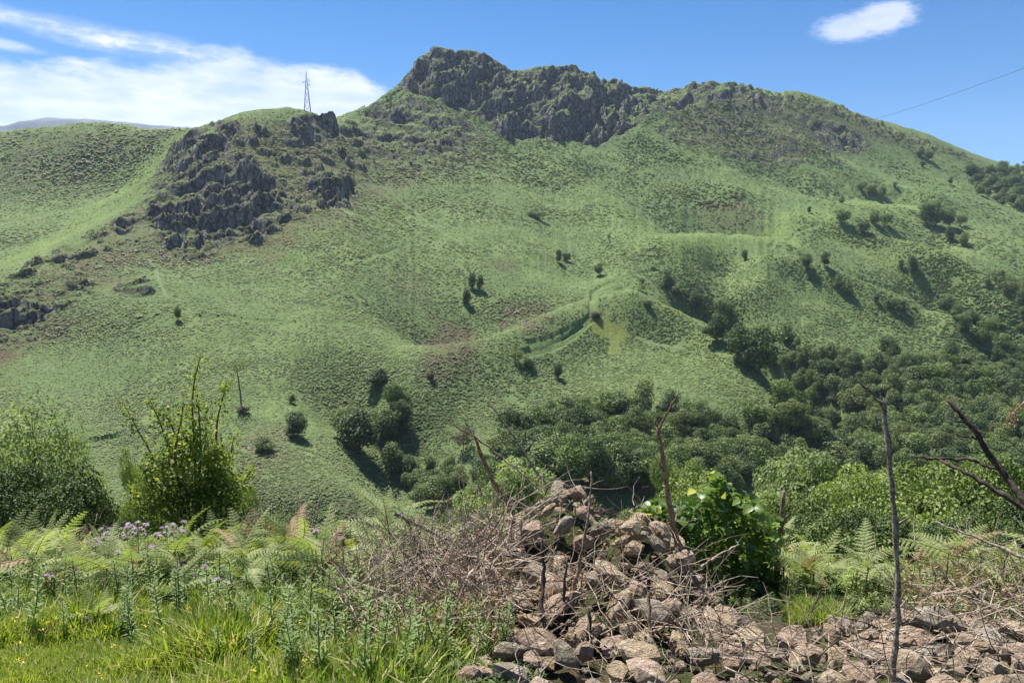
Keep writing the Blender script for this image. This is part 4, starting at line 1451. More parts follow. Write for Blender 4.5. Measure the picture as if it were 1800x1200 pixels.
M_FERN = mat_leaf("fern_leaf", [(0.200, 0.260, 0.080), (0.370, 0.420, 0.190), (0.46, 0.38, 0.16)], 0.40, scale=1.5)
M_GRASS = mat_leaf("grass_blade", [(0.140, 0.215, 0.030), (0.310, 0.370, 0.060), (0.46, 0.40, 0.20)], 0.45, scale=1.2)
M_WEED = mat_leaf("weed_leaf", [(0.125, 0.190, 0.062), (0.250, 0.325, 0.130)], 0.38, scale=2.0)
M_HAW = mat_leaf("hawthorn_leaf", [(0.095, 0.145, 0.032), (0.300, 0.355, 0.085), (0.48, 0.48, 0.12)], 0.40, scale=1.2)
M_HEDGE = mat_leaf("hedge_leaf", [(0.034, 0.062, 0.015), (0.135, 0.190, 0.046)], 0.12, scale=0.5)  # leaf colour darkened to stand in for shade inside and under the hedge
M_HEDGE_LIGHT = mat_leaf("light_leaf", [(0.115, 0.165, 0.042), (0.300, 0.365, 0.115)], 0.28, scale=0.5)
M_ASH = mat_leaf("ash_leaf", [(0.160, 0.210, 0.090), (0.330, 0.390, 0.185)], 0.38, scale=0.8)
M_BRAMBLE = mat_leaf("bramble_leaf", [(0.070, 0.135, 0.030), (0.185, 0.260, 0.060)], 0.42, scale=3.0, rough=0.4, spec=0.4)
M_BRAMBLE_Y = mat_leaf("bramble_leaf_yellow", [(0.40, 0.42, 0.04), (0.45, 0.48, 0.06)], 0.45)
M_TWIG = mat_bark("dry_twig", (0.230, 0.165, 0.125), (0.480, 0.390, 0.310), 25.0)
M_TWIG_DARK = mat_bark("dark_twig", (0.080, 0.058, 0.045), (0.180, 0.138, 0.108), 25.0)
M_STEM_GREY = mat_bark("grey_dead_wood", (0.100, 0.082, 0.062), (0.360, 0.310, 0.250), 60.0)
M_STEM_BROWN = mat_bark("brown_dead_wood", (0.125, 0.075, 0.050), (0.380, 0.275, 0.200), 60.0)
M_STEM_DARK = mat_bark("dark_dead_wood", (0.035, 0.026, 0.022), (0.100, 0.076, 0.062), 40.0)
M_DRYLEAF = mat_leaf("dry_leaf", [(0.20, 0.125, 0.070), (0.38, 0.27, 0.17)], 0.2)
M_STALK = mat_leaf("green_stalk", [(0.17, 0.21, 0.08), (0.27, 0.29, 0.12)], 0.2)
M_PURPLE = mat_leaf("thistle_flower", [(0.62, 0.46, 0.62), (0.80, 0.70, 0.78)], 0.35, tcol=(1.1, 1.0, 1.1))
M_YELLOWFL = mat_leaf("yellow_flower", [(0.62, 0.50, 0.03), (0.75, 0.60, 0.05)], 0.3, tcol=(1, 1, .6))


# ---------------------------------------------------------------- shrubs and small trees on the brow
def shrub_mesh(seed, n, leaf, kind):
    V, F, L = crown_mesh(seed, kind, n=n, leaf=leaf, lobes=14)
    V[:, 2] = np.maximum(V[:, 2], 0.0)
    return V, F, L


SHRUB = {}


def shrub_source(kind, mat, var):
    key = (kind, var)
    if key not in SHRUB:
        n, leaf = {'bush': (22000, 0.0265), 'round': (20000, 0.025), 'wispy': (9000, 0.022), 'airy': (8000, 0.021)}[kind]
        V, F, L = shrub_mesh(5000 + 13 * var + len(kind), n, leaf, 'round' if kind == 'airy' else kind)
        me = mesh_np("foliage", V, F, [mat])
        tv, tf, tm = trunk_tris(L, None, 'wispy' if kind == 'airy' else kind)
        SHRUB[key] = (me, mesh_np("trunk", tv, tf, [M_BARK], smooth=True))
    return SHRUB[key]


NEAR_SHRUBS = [
 # u centre, v top, distance, width px, kind, material, label
 (50, 668, 15.0, 250, 'airy', M_ASH, "tall airy pale-leaved tree at the left edge"),
 (122, 705, 15.5, 130, 'airy', M_ASH, "thinner airy tree leaning right beside the tall pale one"),
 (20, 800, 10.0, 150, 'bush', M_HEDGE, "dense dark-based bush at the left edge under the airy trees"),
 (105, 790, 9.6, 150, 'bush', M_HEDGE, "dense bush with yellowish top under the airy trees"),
 (185, 852, 10.5, 90, 'bush', M_ASH, "low grey-green bush left of the bright hawthorn"),
 (235, 790, 9.5, 80, 'wispy', M_HEDGE_LIGHT, "light green shrub hidden behind the bright hawthorn"),
 (430, 850, 9.5, 80, 'wispy', M_HEDGE_LIGHT, "pale leafy shrub right of the bright hawthorn"),
 (470, 905, 9.0, 90, 'bush', M_HEDGE_LIGHT, "low shrub behind the dead upright twigs"),
 (585, 895, 11.0, 100, 'bush', M_HEDGE_LIGHT, "low pale shrub left of the tall fern"),
 (640, 905, 10.0, 90, 'bush', M_HEDGE, "low green shrub at the foot of the tall fern"),
 (735, 900, 11.5, 110, 'bush', M_HEDGE_LIGHT, "yellowish low shrub right of the tall fern"),
 (800, 885, 13.0, 120, 'bush', M_HEDGE_LIGHT, "rounded pale shrub behind the brown leaning stem"),
 (838, 900, 11.0, 70, 'bush', M_HEDGE, "small dark green shrub left of the rubble mound"),
 (905, 790, 28.0, 130, 'round', M_ASH, "light-leaved little tree behind the thin crossing stems"),
 (860, 850, 18.0, 90, 'bush', M_HEDGE_LIGHT, "green shrub in front of the light-leaved little tree"),
 (960, 880, 16.0, 100, 'bush', M_HEDGE, "dark shrub just behind the top of the rubble mound"),
 (1095, 880, 9.5, 90, 'bush', M_HEDGE_LIGHT, "fresh green shrub between rubble mound and bramble"),
 (1150, 868, 8.5, 70, 'wispy', M_HAW, "bright yellow-green shrub left of the big bramble"),
 (1190, 790, 26.0, 100, 'wispy', M_ASH, "pale tall shrub behind the reddish forked stem"),
 (1240, 805, 24.0, 90, 'bush', M_HEDGE_LIGHT, "green shrub behind the top of the big bramble"),
 (1345, 850, 17.0, 110, 'bush', M_HEDGE_LIGHT, "light shrub behind the short peeling trunk"),
 (1412, 772, 36.0, 150, 'round', M_ASH, "rounded light green tree above the hedge, left of the tall dead stem"),
 (1500, 800, 30.0, 120, 'round', M_HEDGE_LIGHT, "tree just left of the tall dead stem"),
 (1600, 800, 27.0, 150, 'round', M_HEDGE_LIGHT, "broad bright tree just right of the tall dead stem"),
 (1545, 815, 25.0, 110, 'bush', M_HEDGE_LIGHT, "bright bush directly behind the tall dead stem"),
 (1735, 775, 38.0, 90, 'round', M_HEDGE_LIGHT, "small light tree above the pale grassy strip at the right"),
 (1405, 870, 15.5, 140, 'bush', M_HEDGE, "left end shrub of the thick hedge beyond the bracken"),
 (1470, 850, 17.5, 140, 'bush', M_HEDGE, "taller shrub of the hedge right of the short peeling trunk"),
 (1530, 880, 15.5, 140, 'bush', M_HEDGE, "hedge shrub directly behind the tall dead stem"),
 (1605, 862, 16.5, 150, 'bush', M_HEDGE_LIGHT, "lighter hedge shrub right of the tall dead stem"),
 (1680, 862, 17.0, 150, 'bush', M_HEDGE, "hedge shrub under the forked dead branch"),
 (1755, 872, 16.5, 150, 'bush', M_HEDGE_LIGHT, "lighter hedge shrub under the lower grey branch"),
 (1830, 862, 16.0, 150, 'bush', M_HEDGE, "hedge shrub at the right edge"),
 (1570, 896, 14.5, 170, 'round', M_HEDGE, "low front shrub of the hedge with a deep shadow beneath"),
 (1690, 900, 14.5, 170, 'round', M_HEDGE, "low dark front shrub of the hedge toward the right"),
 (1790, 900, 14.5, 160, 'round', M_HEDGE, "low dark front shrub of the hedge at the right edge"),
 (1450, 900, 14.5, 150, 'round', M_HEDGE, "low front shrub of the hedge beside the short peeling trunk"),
]


def plant_near_shrubs():
    for k, (u, vt, Y, wpx, kind, mat, lab) in enumerate(NEAR_SHRUBS):
        x, _, zt = at(u, vt, Y)
        g = gz(x, Y)
        h = (zt - g) * 1.03
        cm, tm = shrub_source(kind, mat, k % 2)
        tall = Y > 20 or kind in ('wispy', 'airy')
        e = empty("tree" if ('tree' in lab.split(' ')) else "shrub", (x, Y, g - 0.05), lab, 'tree' if 'tree' in lab.split(' ') else 'shrub', None, k * 1.7)
        wun = {'round': 0.80, 'bush': 1.1, 'wispy': 0.75, 'airy': 0.80}[kind]
        s = wpx * Y / FPX / wun
        if kind in ('bush', 'round'):
            s = max(s, h * 0.72)
        e.scale = (s, s, h)
        fo = add("foliage", cm, e)
        fo.material_slots[0].link = 'OBJECT'; fo.material_slots[0].material = mat
        if tall:
            add("trunk", tm, e)


plant_near_shrubs()


def px_path(p, Y0, Y1=None):
    """polyline through pixels at distances running from Y0 to Y1"""
    p = np.array(p, float)
    Y1 = Y0 if Y1 is None else Y1
    t = np.linspace(0, 1, len(p))
    Y = Y0 + (Y1 - Y0) * t
    x, y, z = at(p[:, 0], p[:, 1], Y)
    return np.stack([x, Y, z], 1)


def smooth_path(P, n=4, wob=0.0, rng=RNG):
    """Catmull-Rom refinement with a little irregularity"""
    P = np.asarray(P, float)
    Q = np.vstack([2 * P[0] - P[1], P, 2 * P[-1] - P[-2]])
    out = []
    for i in range(1, len(Q) - 2):
        for k in range(n):
            t = k / n
            out.append(0.5 * ((2 * Q[i]) + (-Q[i - 1] + Q[i + 1]) * t + (2 * Q[i - 1] - 5 * Q[i] + 4 * Q[i + 1] - Q[i + 2]) * t ** 2 + (-Q[i - 1] + 3 * Q[i] - 3 * Q[i + 1] + Q[i + 2]) * t ** 3))
    out.append(P[-1])
    out = np.array(out)
    if wob:
        out[1:-1] += rng.normal(0, wob, (len(out) - 2, 3))
    return out


# ---------------------------------------------------------------- the bright hawthorn on the left
def hawthorn():
    x0, _, _ = at(318, 900, 8.0)
    g = gz(x0, 8.0)
    e = empty("hawthorn_bush", (x0, 8.0, g), "bright yellow-green hawthorn bush with long upright leafy shoots", "bush")
    r = np.random.default_rng(12)
    off = np.array([x0, 8.0, g])
    shoots = [
     [(330, 1000), (318, 900), (290, 840), (262, 790), (238, 748), (216, 706)],
     [(335, 1000), (322, 880), (300, 800), (280, 740), (262, 700)],
     [(345, 1000), (330, 880), (318, 800), (300, 745), (288, 722)],
     [(350, 1000), (345, 880), (342, 800), (338, 720), (342, 668), (352, 628)],
     [(350, 1000), (350, 880), (352, 790), (350, 730), (345, 700)],
     [(360, 1000), (370, 880), (378, 800), (382, 740), (394, 690), (398, 672)],
     [(360, 1000), (380, 900), (394, 850), (405, 800), (412, 762)],
     [(365, 1000), (390, 920), (410, 880), (432, 842), (445, 822)],
     [(330, 1000), (290, 900), (262, 860), (244, 830)],
     [(345, 1000), (315, 860), (308, 790), (318, 740), (322, 705)],
     [(350, 1000), (365, 860), (366, 790), (360, 745), (366, 712)],
    ]
    C, N, D = [], [], []
    for k, sh in enumerate(shoots):
        P = smooth_path(px_path(sh, 8.0 + r.normal(0, 0.06), 8.0 + r.normal(0, 0.45)), 4) - off
        V, F = tube(P, np.linspace(0.020, 0.004, len(P)), 5)
        add("branch", mesh_np("branch", V, F, [M_TWIG_DARK], True), e)
        m = 260
        t = r.uniform(0.18, 1.0, m)
        i = np.minimum((t * (len(P) - 1)).astype(int), len(P) - 2); f = t * (len(P) - 1) - i
        c = P[i] * (1 - f[:, None]) + P[i + 1] * f[:, None]
        spread = 0.035 + 0.16 * (1 - t) * (1.2 - t)
        c = c + r.normal(0, 1, (m, 3)) * spread[:, None]
        C.append(c)
    # the dense body
    blobs = [((262, 868), 0.26, 0.24), ((392, 858), 0.24, 0.26), ((270, 815), 0.15, 0.15), ((385, 805), 0.15, 0.16), ((300, 850), 0.30, 0.30), ((345, 830), 0.36, 0.30), ((378, 870), 0.32, 0.30), ((320, 790), 0.22, 0.18), ((350, 905), 0.50, 0.34), ((285, 905), 0.34, 0.25), ((335, 765), 0.14, 0.16), ((365, 790), 0.18, 0.2)]
    for (uv, a, b) in blobs:
        p = px_path([uv, uv], 8.0)[0] - off
        m = int(3900 * a * a * 4 / 1.6)
        d = rand_unit(m, r) * (r.uniform(0.2, 1.05, m) ** 0.5)[:, None]
        C.append(p + d * np.array([a, a * 0.9, b]))
    C = np.concatenate(C)
    n = len(C)
    V, F = leaf_tris(C, r.normal(0, 1, (n, 3)) + [0, 0.2, 0.7], r.normal(0, 1, (n, 3)), r.uniform(0.026, 0.058, n), r.uniform(0.020, 0.040, n), 0.25)
    add("foliage", mesh_np("foliage", V, F, [M_HAW]), e)


hawthorn()


# ---------------------------------------------------------------- ferns
def frond_mesh(seed, mat):
    r = np.random.default_rng(seed)
    parts = []
    npair = 13
    t = np.linspace(0, 1, 15)
    droop = r.uniform(0.25, 0.5)
    rx = t * 0.92; rz = 0.30 * t - droop * t ** 2.2; ry = 0.05 * np.sin(t * 3 + seed)
    P = np.stack([rx, ry, rz], 1)
    V, F = tube(P, np.linspace(0.008, 0.002, 15), 3, False)
    parts.append((V, F, 1))
    vs, fs = [], []
    for k in range(npair):
        tt = 0.10 + 0.88 * k / npair
        i = min(int(tt * 14), 13); f = tt * 14 - i
        c = P[i] * (1 - f) + P[i + 1] * f
        tan = P[i + 1] - P[i]; tan /= np.linalg.norm(tan)
        for s in (-1, 1):
            L = 0.235 * (1 - tt) ** 0.8 * min(1.0, 0.55 + tt * 3) * r.uniform(0.85, 1.1) + 0.02
            side = np.array([0.0, s, 0.0])
            d = side * 0.90 + tan * 0.42 + np.array([0, 0, r.uniform(-0.25, 0.02)])
            d /= np.linalg.norm(d)
            w = np.cross(d, np.array([0, 0, 1.0])); w /= np.linalg.norm(w)
            base = len(vs)
            nt = 7 if L > 0.12 else 4
            wd = max(0.014, 0.15 * L + 0.016)
            for j in range(nt):
                a = j / nt; b = (j + 1) / nt
                wj = wd * (1 - a) ** 0.7
                pc = c + d * L * a + np.array([0, 0, -0.10 * L * a * a])
                pn = c + d * L * b + np.array([0, 0, -0.10 * L * b * b])
                mid = pc * 0.35 + pn * 0.65
                for q in (-1, 1):
                    o = len(vs)
                    vs += [pc, pc * -0.1 + pn * 1.1, mid + w * q * wj + d * 0.02 * L + np.array([0, 0, -0.004])]
                    fs.append((o, o + 1, o + 2) if q > 0 else (o + 1, o, o + 2))
    parts.append((np.array(vs), np.array(fs), 0))
    V, F, M = merge(parts)
    return mesh_np("frond", V, F, [mat, M_STALK], matidx=M)


M_FERN_DRY = mat_leaf("dry_fern", [(0.22, 0.14, 0.07), (0.36, 0.25, 0.14)], 0.25)
FRONDS = [frond_mesh(k, M_FERN) for k in range(5)]
FRONDS_DRY = [frond_mesh(20 + k, M_FERN_DRY) for k in range(2)]


def fern(x, y, h, n, label, group, rng, dry=0.0, spread=0.9):
    g = gz(x, y)
    e = empty("fern", (x, y, g), label, "fern", group, rng.uniform(0, 6.28))
    sc_ = h * rng.uniform(0.85, 1.1)
    V, F = tube([[0, 0, -0.03], [0.01, 0.01, h * 0.4], [0, 0, h * 0.72]], [0.006, 0.005, 0.003], 4)
    add("stalk", mesh_np("stalk", V, F, [M_STALK], True), e)
    for k in range(n):
        zz = h * rng.uniform(0.30, 0.72)
        src = FRONDS_DRY[k % 2] if rng.random() < dry else FRONDS[int(rng.integers(0, 5))]
        f = add("frond", src, e, loc=(0, 0, zz))
        f.rotation_euler = (rng.normal(0, 0.45), -rng.uniform(-0.05, 1.0), k * 2.4 + rng.uniform(-0.4, 0.4))
        s = sc_ * rng.uniform(0.6, 0.95) * spread
        f.scale = (s, s, s)
    return e


def place(u, table):
    for lim, txt in table:
        if u < lim:
            return txt


def plant_ferns():
    r = np.random.default_rng(31)
    # the distinct tall fern in the middle
    x, _, _ = at(690, 950, 5.2)
    e = empty("fern", (x, 5.2, gz(x, 5.2)), "tall pale green fern rising alone left of the leaning brown stem", "fern")
    top = at(668, 838, 5.2)[2] - e.location.z
    V, F = tube([[0, 0, 0], [-0.02, 0, top * 0.5], [-0.06, 0, top * 0.8]], [0.007, 0.006, 0.004], 5)
    add("stalk", mesh_np("stalk", V, F, [M_STALK], True), e)
    for (z, az_, el, s) in ((0.50, 1.75, 0.75, 0.42), (0.62, 0.25, 0.42, 0.52), (0.50, 0.05, 0.12, 0.55), (0.66, 2.9, 0.50, 0.42), (0.55, 3.3, 0.30, 0.40), (0.42, -0.9, 0.1, 0.42), (0.45, 2.3, 0.2, 0.40)):
        f = add("frond", FRONDS[int(r.integers(0, 5))], e, loc=(-0.03, 0, top * z))
        f.rotation_euler = (r.normal(0, 0.3) - 0.5, -el, az_)
        f.scale = (s * 1.0,) * 3
    # left bank
    n = 0
    grp = "bracken ferns on the bank at the left"
    for k in range(70):
        Y = r.uniform(4.1, 6.3)
        u = r.uniform(-40, 640)
        x, _, _ = at(u, 1000, Y)
        fern(x, Y, r.uniform(0.36, 0.56), int(r.integers(5, 8)), place(u, [(60, 'pale bracken fern by the left edge stalks'), (170, 'pale bracken fern left of the purple thistles'), (330, 'pale bracken fern among the purple thistles'), (450, 'pale bracken fern below the bright hawthorn'), (540, 'pale bracken fern in front of the bare dead shrubs'), (9999, 'pale bracken fern beside the brown tangle')]) + (', front row' if Y < 4.9 else ', back row' if Y > 5.6 else ', middle row'), grp, r, 0.10)
    for (u, Y, h, lab) in ((170, 3.55, 0.30, "small pale fern out in the bright grass at the lower left"), (600, 3.6, 0.38, "feathery pale fern at the edge of the brown tangle"), (95, 4.0, 0.34, "yellowing fern at the left edge of the grass"), (430, 4.3, 0.5, "broad arching fern just right of the thistles")):
        x, _, _ = at(u, 1000, Y)
        fern(x, Y, h, 6, lab, None, r, 0.05)
    # strip behind the wall on the right
    grp = "bracken ferns between the wall and the hedge"
    for k in range(110):
        Y = r.uniform(4.5, 9.5)
        u = r.uniform(1375, 1860)
        x, _, _ = at(u, 1000, Y)
        fern(x, Y, r.uniform(0.40, 0.60), int(r.integers(5, 8)), place(u, [(1450, 'fresh bracken fern right of the peeling trunk'), (1540, 'fresh bracken fern left of the tall stem'), (1610, 'fresh bracken fern behind the tall dead stem'), (1700, 'fresh bracken fern right of the tall stem'), (9999, 'fresh bracken fern behind the right tangle')]) + (', nearest the wall' if Y < 6.2 else ', nearest the hedge' if Y > 8 else ', half way to the hedge'), grp, r, 0.06)
    for k in range(26):
        Y = r.uniform(6.0, 8.5)
        u = r.uniform(620, 900)
        x, _, _ = at(u, 1000, Y)
        fern(x, Y, r.uniform(0.45, 0.7), int(r.integers(3, 6)), place(u, [(700, "bracken fern on the brow around the tall pale fern"), (780, "bracken fern on the brow behind the grey lying branch"), (840, "bracken fern on the brow behind the brown tangle"), (999, "bracken fern at the foot of the leaning brown stem")]) + (", farther back" if Y > 7.2 else ", nearer row"), "bracken ferns on the brow", r, 0.2)


plant_ferns()


# ---------------------------------------------------------------- thistles and weeds
def weed_mesh(seed, h=0.45, leaves=34, ln=0.09, mat=None):
    r = np.random.default_rng(seed)
    V, F = tube([[0, 0, -0.02], [0.01, 0.0, h * 0.5], [0.0, 0.01, h]], [0.004, 0.0035, 0.002], 4)
    t = np.linspace(0.08, 1, leaves)
    a = np.arange(leaves) * 2.4 + r.normal(0, 0.3, leaves)
    L = ln * (1.2 - 0.42 * t) * r.uniform(0.8, 1.2, leaves)
    d = np.stack([np.cos(a), np.sin(a), r.uniform(0.0, 0.7, leaves)], 1)
    c = np.stack([np.zeros(leaves), np.zeros(leaves), t * h], 1) + d / np.linalg.norm(d, axis=1, keepdims=True) * L[:, None] * 0.5
    nrm = np.stack([-np.cos(a) * 0.3, -np.sin(a) * 0.3, np.ones(leaves)], 1) + r.normal(0, .25, (leaves, 3))
    V2, F2 = leaf_tris(c, nrm, d, L, L * 0.30, 0.4)
    V, F, M = merge([(V, F, 1), (V2, F2, 0)])
    return mesh_np("leafy_stem", V, F, [mat or M_WEED, M_STALK], matidx=M)


def flower_mesh(seed):
    r = np.random.default_rng(seed)
    n = 34
    d = rand_unit(n, r); d[:, 2] = np.abs(d[:, 2]) + 0.25
    d /= np.linalg.norm(d, axis=1, keepdims=True)
    V, F = leaf_tris(d * 0.010 + [0, 0, .006], np.cross(d, r.normal(0, 1, (n, 3))), d, r.uniform(0.016, 0.026, n), np.full(n, 0.006), 0.1)
    k = 18
    d2 = rand_unit(k, r)
    V2, F2 = leaf_tris(d2 * 0.005 + [0, 0, -.004], d2, r.normal(0, 1, (k, 3)), np.full(k, .014), np.full(k, .010))
    V, F, M = merge([(V, F, 0), (V2, F2, 1)])
    return mesh_np("flower", V, F, [M_PURPLE, M_WEED], matidx=M)


WEEDS = [weed_mesh(40 + k, 0.42, 62, 0.050) for k in range(4)]
FLOWERS = [flower_mesh(60 + k) for k in range(3)]


def thistle(u, vt, Y, label, group, r, nfl=4):
    x, _, zt = at(u, vt, Y)
    g = gz(x, Y)
    h = max(0.25, zt - g)
    e = empty("thistle", (x, Y, g), label, "thistle", group, r.uniform(0, 6.28))
    st = add("stem", WEEDS[int(r.integers(0, 4))], e)
    st.scale = (1.0, 1.0, h / 0.42)
    for k in range(nfl):
        a = r.uniform(0, 6.28); q = 0.0 if k == 0 else r.uniform(0.02, 0.07); dz = 0 if k == 0 else -r.uniform(0.0, 0.07)
        f = add("flower", FLOWERS[int(r.integers(0, 3))], e, loc=(q * math.cos(a), q * math.sin(a), h + dz))
        s = r.uniform(0.75, 1.25)
        f.scale = (s, s, s); f.rotation_euler = (r.normal(0, .4), r.normal(0, .4), 0)
    return e


def plant_weeds():
    r = np.random.default_rng(77)
    grp = "purple-flowered thistles on the left bank"
    for k in range(20):
        u = r.uniform(165, 330)
        vt = 938 - (u - 168) * 0.11 + r.uniform(-10, 12)
        thistle(u, vt, r.uniform(4.7, 5.5), place(u, [(215, "mauve thistle at the left end of the tall cluster"), (250, "mauve thistle left of the middle of the tall cluster"), (285, "mauve thistle right of the middle of the tall cluster"), (999, "mauve thistle at the right end of the tall cluster")]), grp, r, int(r.integers(3, 6)))
    for k in range(22):
        u = r.uniform(120, 400)
        thistle(u, r.uniform(960, 1050), r.uniform(3.9, 5.0), place(u, [(200, "faded thistle lower left of the tall purple cluster"), (300, "faded thistle straight below the tall purple cluster"), (999, "faded thistle lower right of the tall purple cluster")]), "lower thistles on the left bank", r, int(r.integers(1, 4)))
    for (u, v) in ((556, 935), (582, 930), (592, 948), (566, 958), (575, 985), (548, 962)):
        thistle(u, v, r.uniform(4.6, 5.0), "mauve thistle in the little group left of the brown tangle", "thistles left of the brown tangle", r, 4)
    for (u, v) in ((88, 1090), (98, 1084), (385, 1050), (605, 1052), (612, 1040)):
        thistle(u, v, r.uniform(3.7, 4.0), "short pale thistle low on the bank", "short pale thistles", r, 2)
    # leafy weeds
    for k in range(150):
        zone = r.random()
        if zone < 0.42:
            u, Y = r.uniform(380, 700), r.uniform(2.7, 4.6); lab, g_ = place(u, [(480, "leafy weed at the right edge of the grass"), (560, "leafy weed between the grass and the brown tangle"), (999, "leafy weed at the left edge of the brown tangle")]) + (", near the bottom" if Y < 3.4 else ", higher up" if Y > 4 else ", half way up"), "weeds between grass and tangle"
        elif zone < 0.62:
            u, Y = r.uniform(690, 910), r.uniform(2.6, 3.6); lab, g_ = place(u, [(770, "leafy weed below the brown tangle, by the long tan stick"), (840, "leafy weed right of the long tan stick"), (999, "leafy weed at the left foot of the rubble")]), "weeds left of the rubble"
        else:
            u, Y = r.uniform(0, 420), r.uniform(3.3, 5.2); lab, g_ = place(u, [(140, "leafy weed among the ferns at the left edge"), (280, "leafy weed among the ferns below the thistles"), (999, "leafy weed among the ferns below the hawthorn")]), "weeds among the left ferns"
        x, _, _ = at(u, 1000, Y)
        e = empty("weed", (x, Y, gz(x, Y)), lab, "weed", g_, r.uniform(0, 6.28))
        s = r.uniform(0.6, 1.15)
        e['label'] = ('tall ' if s > 0.97 else 'short ' if s < 0.78 else 'middling ') + lab
        s *= 0.8
        e.scale = (s * 1.1, s * 1.1, s)
        e.rotation_euler = (r.normal(0, .12), r.normal(0, .12), r.uniform(0, 6.28))
        add("stem", WEEDS[int(r.integers(0, 4))], e)


plant_weeds()


# ---------------------------------------------------------------- grass
def grass_tuft(seed, n=30, h=0.22, mat=M_GRASS):
    r = np.random.default_rng(seed)
    vs, fs = [], []
    for k in range(n):
        a = r.uniform(0, 6.28); q = r.uniform(0, 0.07)
        p = np.array([q * math.cos(a), q * math.sin(a), 0])
        a2 = a + r.normal(0, 0.8)
        lean = r.uniform(0.1, 0.7); L = h * r.uniform(0.5, 1.2); w = r.uniform(0.0025, 0.005)
        d = np.array([math.cos(a2), math.sin(a2), 0])
        s = np.array([-math.sin(a2), math.cos(a2), 0]) * w
        p1 = p + np.array([0, 0, L * 0.55]) + d * L * lean * 0.25
        p2 = p + np.array([0, 0, L * (0.95 - 0.35 * lean)]) + d * L * lean * 0.8
        o = len(vs)
        vs += [p - s, p + s, p1 - s * 0.8, p1 + s * 0.8, p2]
        fs += [(o, o + 1, o + 3), (o, o + 3, o + 2), (o + 2, o + 3, o + 4)]
    return proto("grass_source", mesh_np("grass_tuft", np.array(vs), np.array(fs), [mat]))


def plant_grass():
    r = np.random.default_rng(5)
    P = []
    def zone(n, u0, u1, y0, y1):
        u = r.uniform(u0, u1, n); Y = r.uniform(y0, y1, n)
        x, _, _ = at(u, np.full(n, 1000.0), Y)
        return np.stack([x, Y], 1)
    A = np.concatenate([zone(6800, -160, 420, 1.9, 4.7), zone(1500, 360, 620, 2.0, 3.9), zone(900, -160, 640, 4.5, 5.4), zone(700, -160, 640, 4.4, 6.5)])
    Bz = np.concatenate([zone(900, 1405, 1480, 3.9, 4.8), zone(900, 540, 900, 2.4, 4.4), zone(900, 1350, 1900, 4.6, 9.0), zone(500, 560, 900, 3.0, 7.0)])
    protos = [grass_tuft(k, 34, 0.15) for k in range(6)]
    for nm, Q, lab, s0 in (("grass", A, "bright yellow-green grass on the bank at the lower left", 1.0), ("grass", Bz, "grass growing between wall, bracken and hedge", 1.1)):
        z = full_h(Q[:, 0], Q[:, 1])
        n = len(Q)
        s0 = np.where((Q[:, 0] > 1.2), 0.62, s0)
        s = r.uniform(0.45, 1.2, n) * s0 * np.clip(1 + 1.1 * vnoise(Q[:, 0] * 2.2, Q[:, 1] * 2.2, 8) + 0.6 * vnoise(Q[:, 0] * 6, Q[:, 1] * 6, 9), 0.35, 1.6)
        scatter(nm, np.column_stack([Q, z - 0.01]), r.uniform(0, 6.28, n), s, protos, label=lab)
    fl = zone(70, -60, 560, 2.5, 4.8)
    z = full_h(fl[:, 0], fl[:, 1]); n = len(fl)
    m_ = n * 5
    c_ = np.repeat(np.column_stack([fl, z + r.uniform(0.08, 0.2, n)]), 5, 0) + r.normal(0, 0.006, (m_, 3))
    V, F = leaf_tris(c_, r.normal(0, .5, (m_, 3)) + [0, 0, 1], r.normal(0, 1, (m_, 3)), r.uniform(0.008, 0.016, m_), r.uniform(0.006, 0.010, m_))
    add("flowers", mesh_np("flowers", V, F, [M_YELLOWFL], matidx=None), kind='stuff', label="tiny yellow flowers dotted through the grass")
    # low leafy cover over the soil so that no bare ground shows
    Cz = np.concatenate([zone(3600, -160, 900, 5.0, 9.5), zone(1500, -160, 620, 3.9, 5.2), zone(1600, 900, 1900, 4.0, 8.5), zone(2200, 560, 960, 2.2, 4.5)])
    lp = [proto("leaf_source", weed_mesh(300 + k, 0.14, 46, 0.045, M_HEDGE if k % 2 else M_HEDGE_LIGHT)) for k in range(4)]
    z = full_h(Cz[:, 0], Cz[:, 1]); n = len(Cz)
    scatter("undergrowth", np.column_stack([Cz, z]), r.uniform(0, 6.28, n), r.uniform(0.7, 1.7, n) * np.where(Cz[:, 1] < 4.6, 0.6, 1.0), lp, label="low leafy growth filling the gaps between ferns and shrubs", tilt=r.normal(0, 0.3, (n, 2)))
    # slope below the brow, down to the valley
    n = 9000
    az = r.uniform(-0.75, 0.75, n); R = np.exp(r.uniform(math.log(9), math.log(125), n))
    x, y = np.sin(az) * R, np.cos(az) * R
    k_ = ~((R < 15) & (az > 0.3))
    x, y, R = x[k_], y[k_], R[k_]; n = len(x)
    z = full_h(x, y)
    bp = [proto("clump_source", mesh_np("clump", *crown_mesh(800 + k, 'bush', n=420, leaf=0.14, lobes=7)[:2], [M_HEDGE if k == 0 else M_HEDGE_LIGHT if k == 1 else M_TREE[2]])) for k in range(3)]
    s = R * r.uniform(0.035, 0.075, n)
    scatter("slope_scrub", np.column_stack([x, y, z - 0.1 * s]), r.uniform(0, 6.28, n), np.stack([s, s, s * 0.7], 1), bp, label="scrub clothing the steep slope below the brow")


plant_grass()

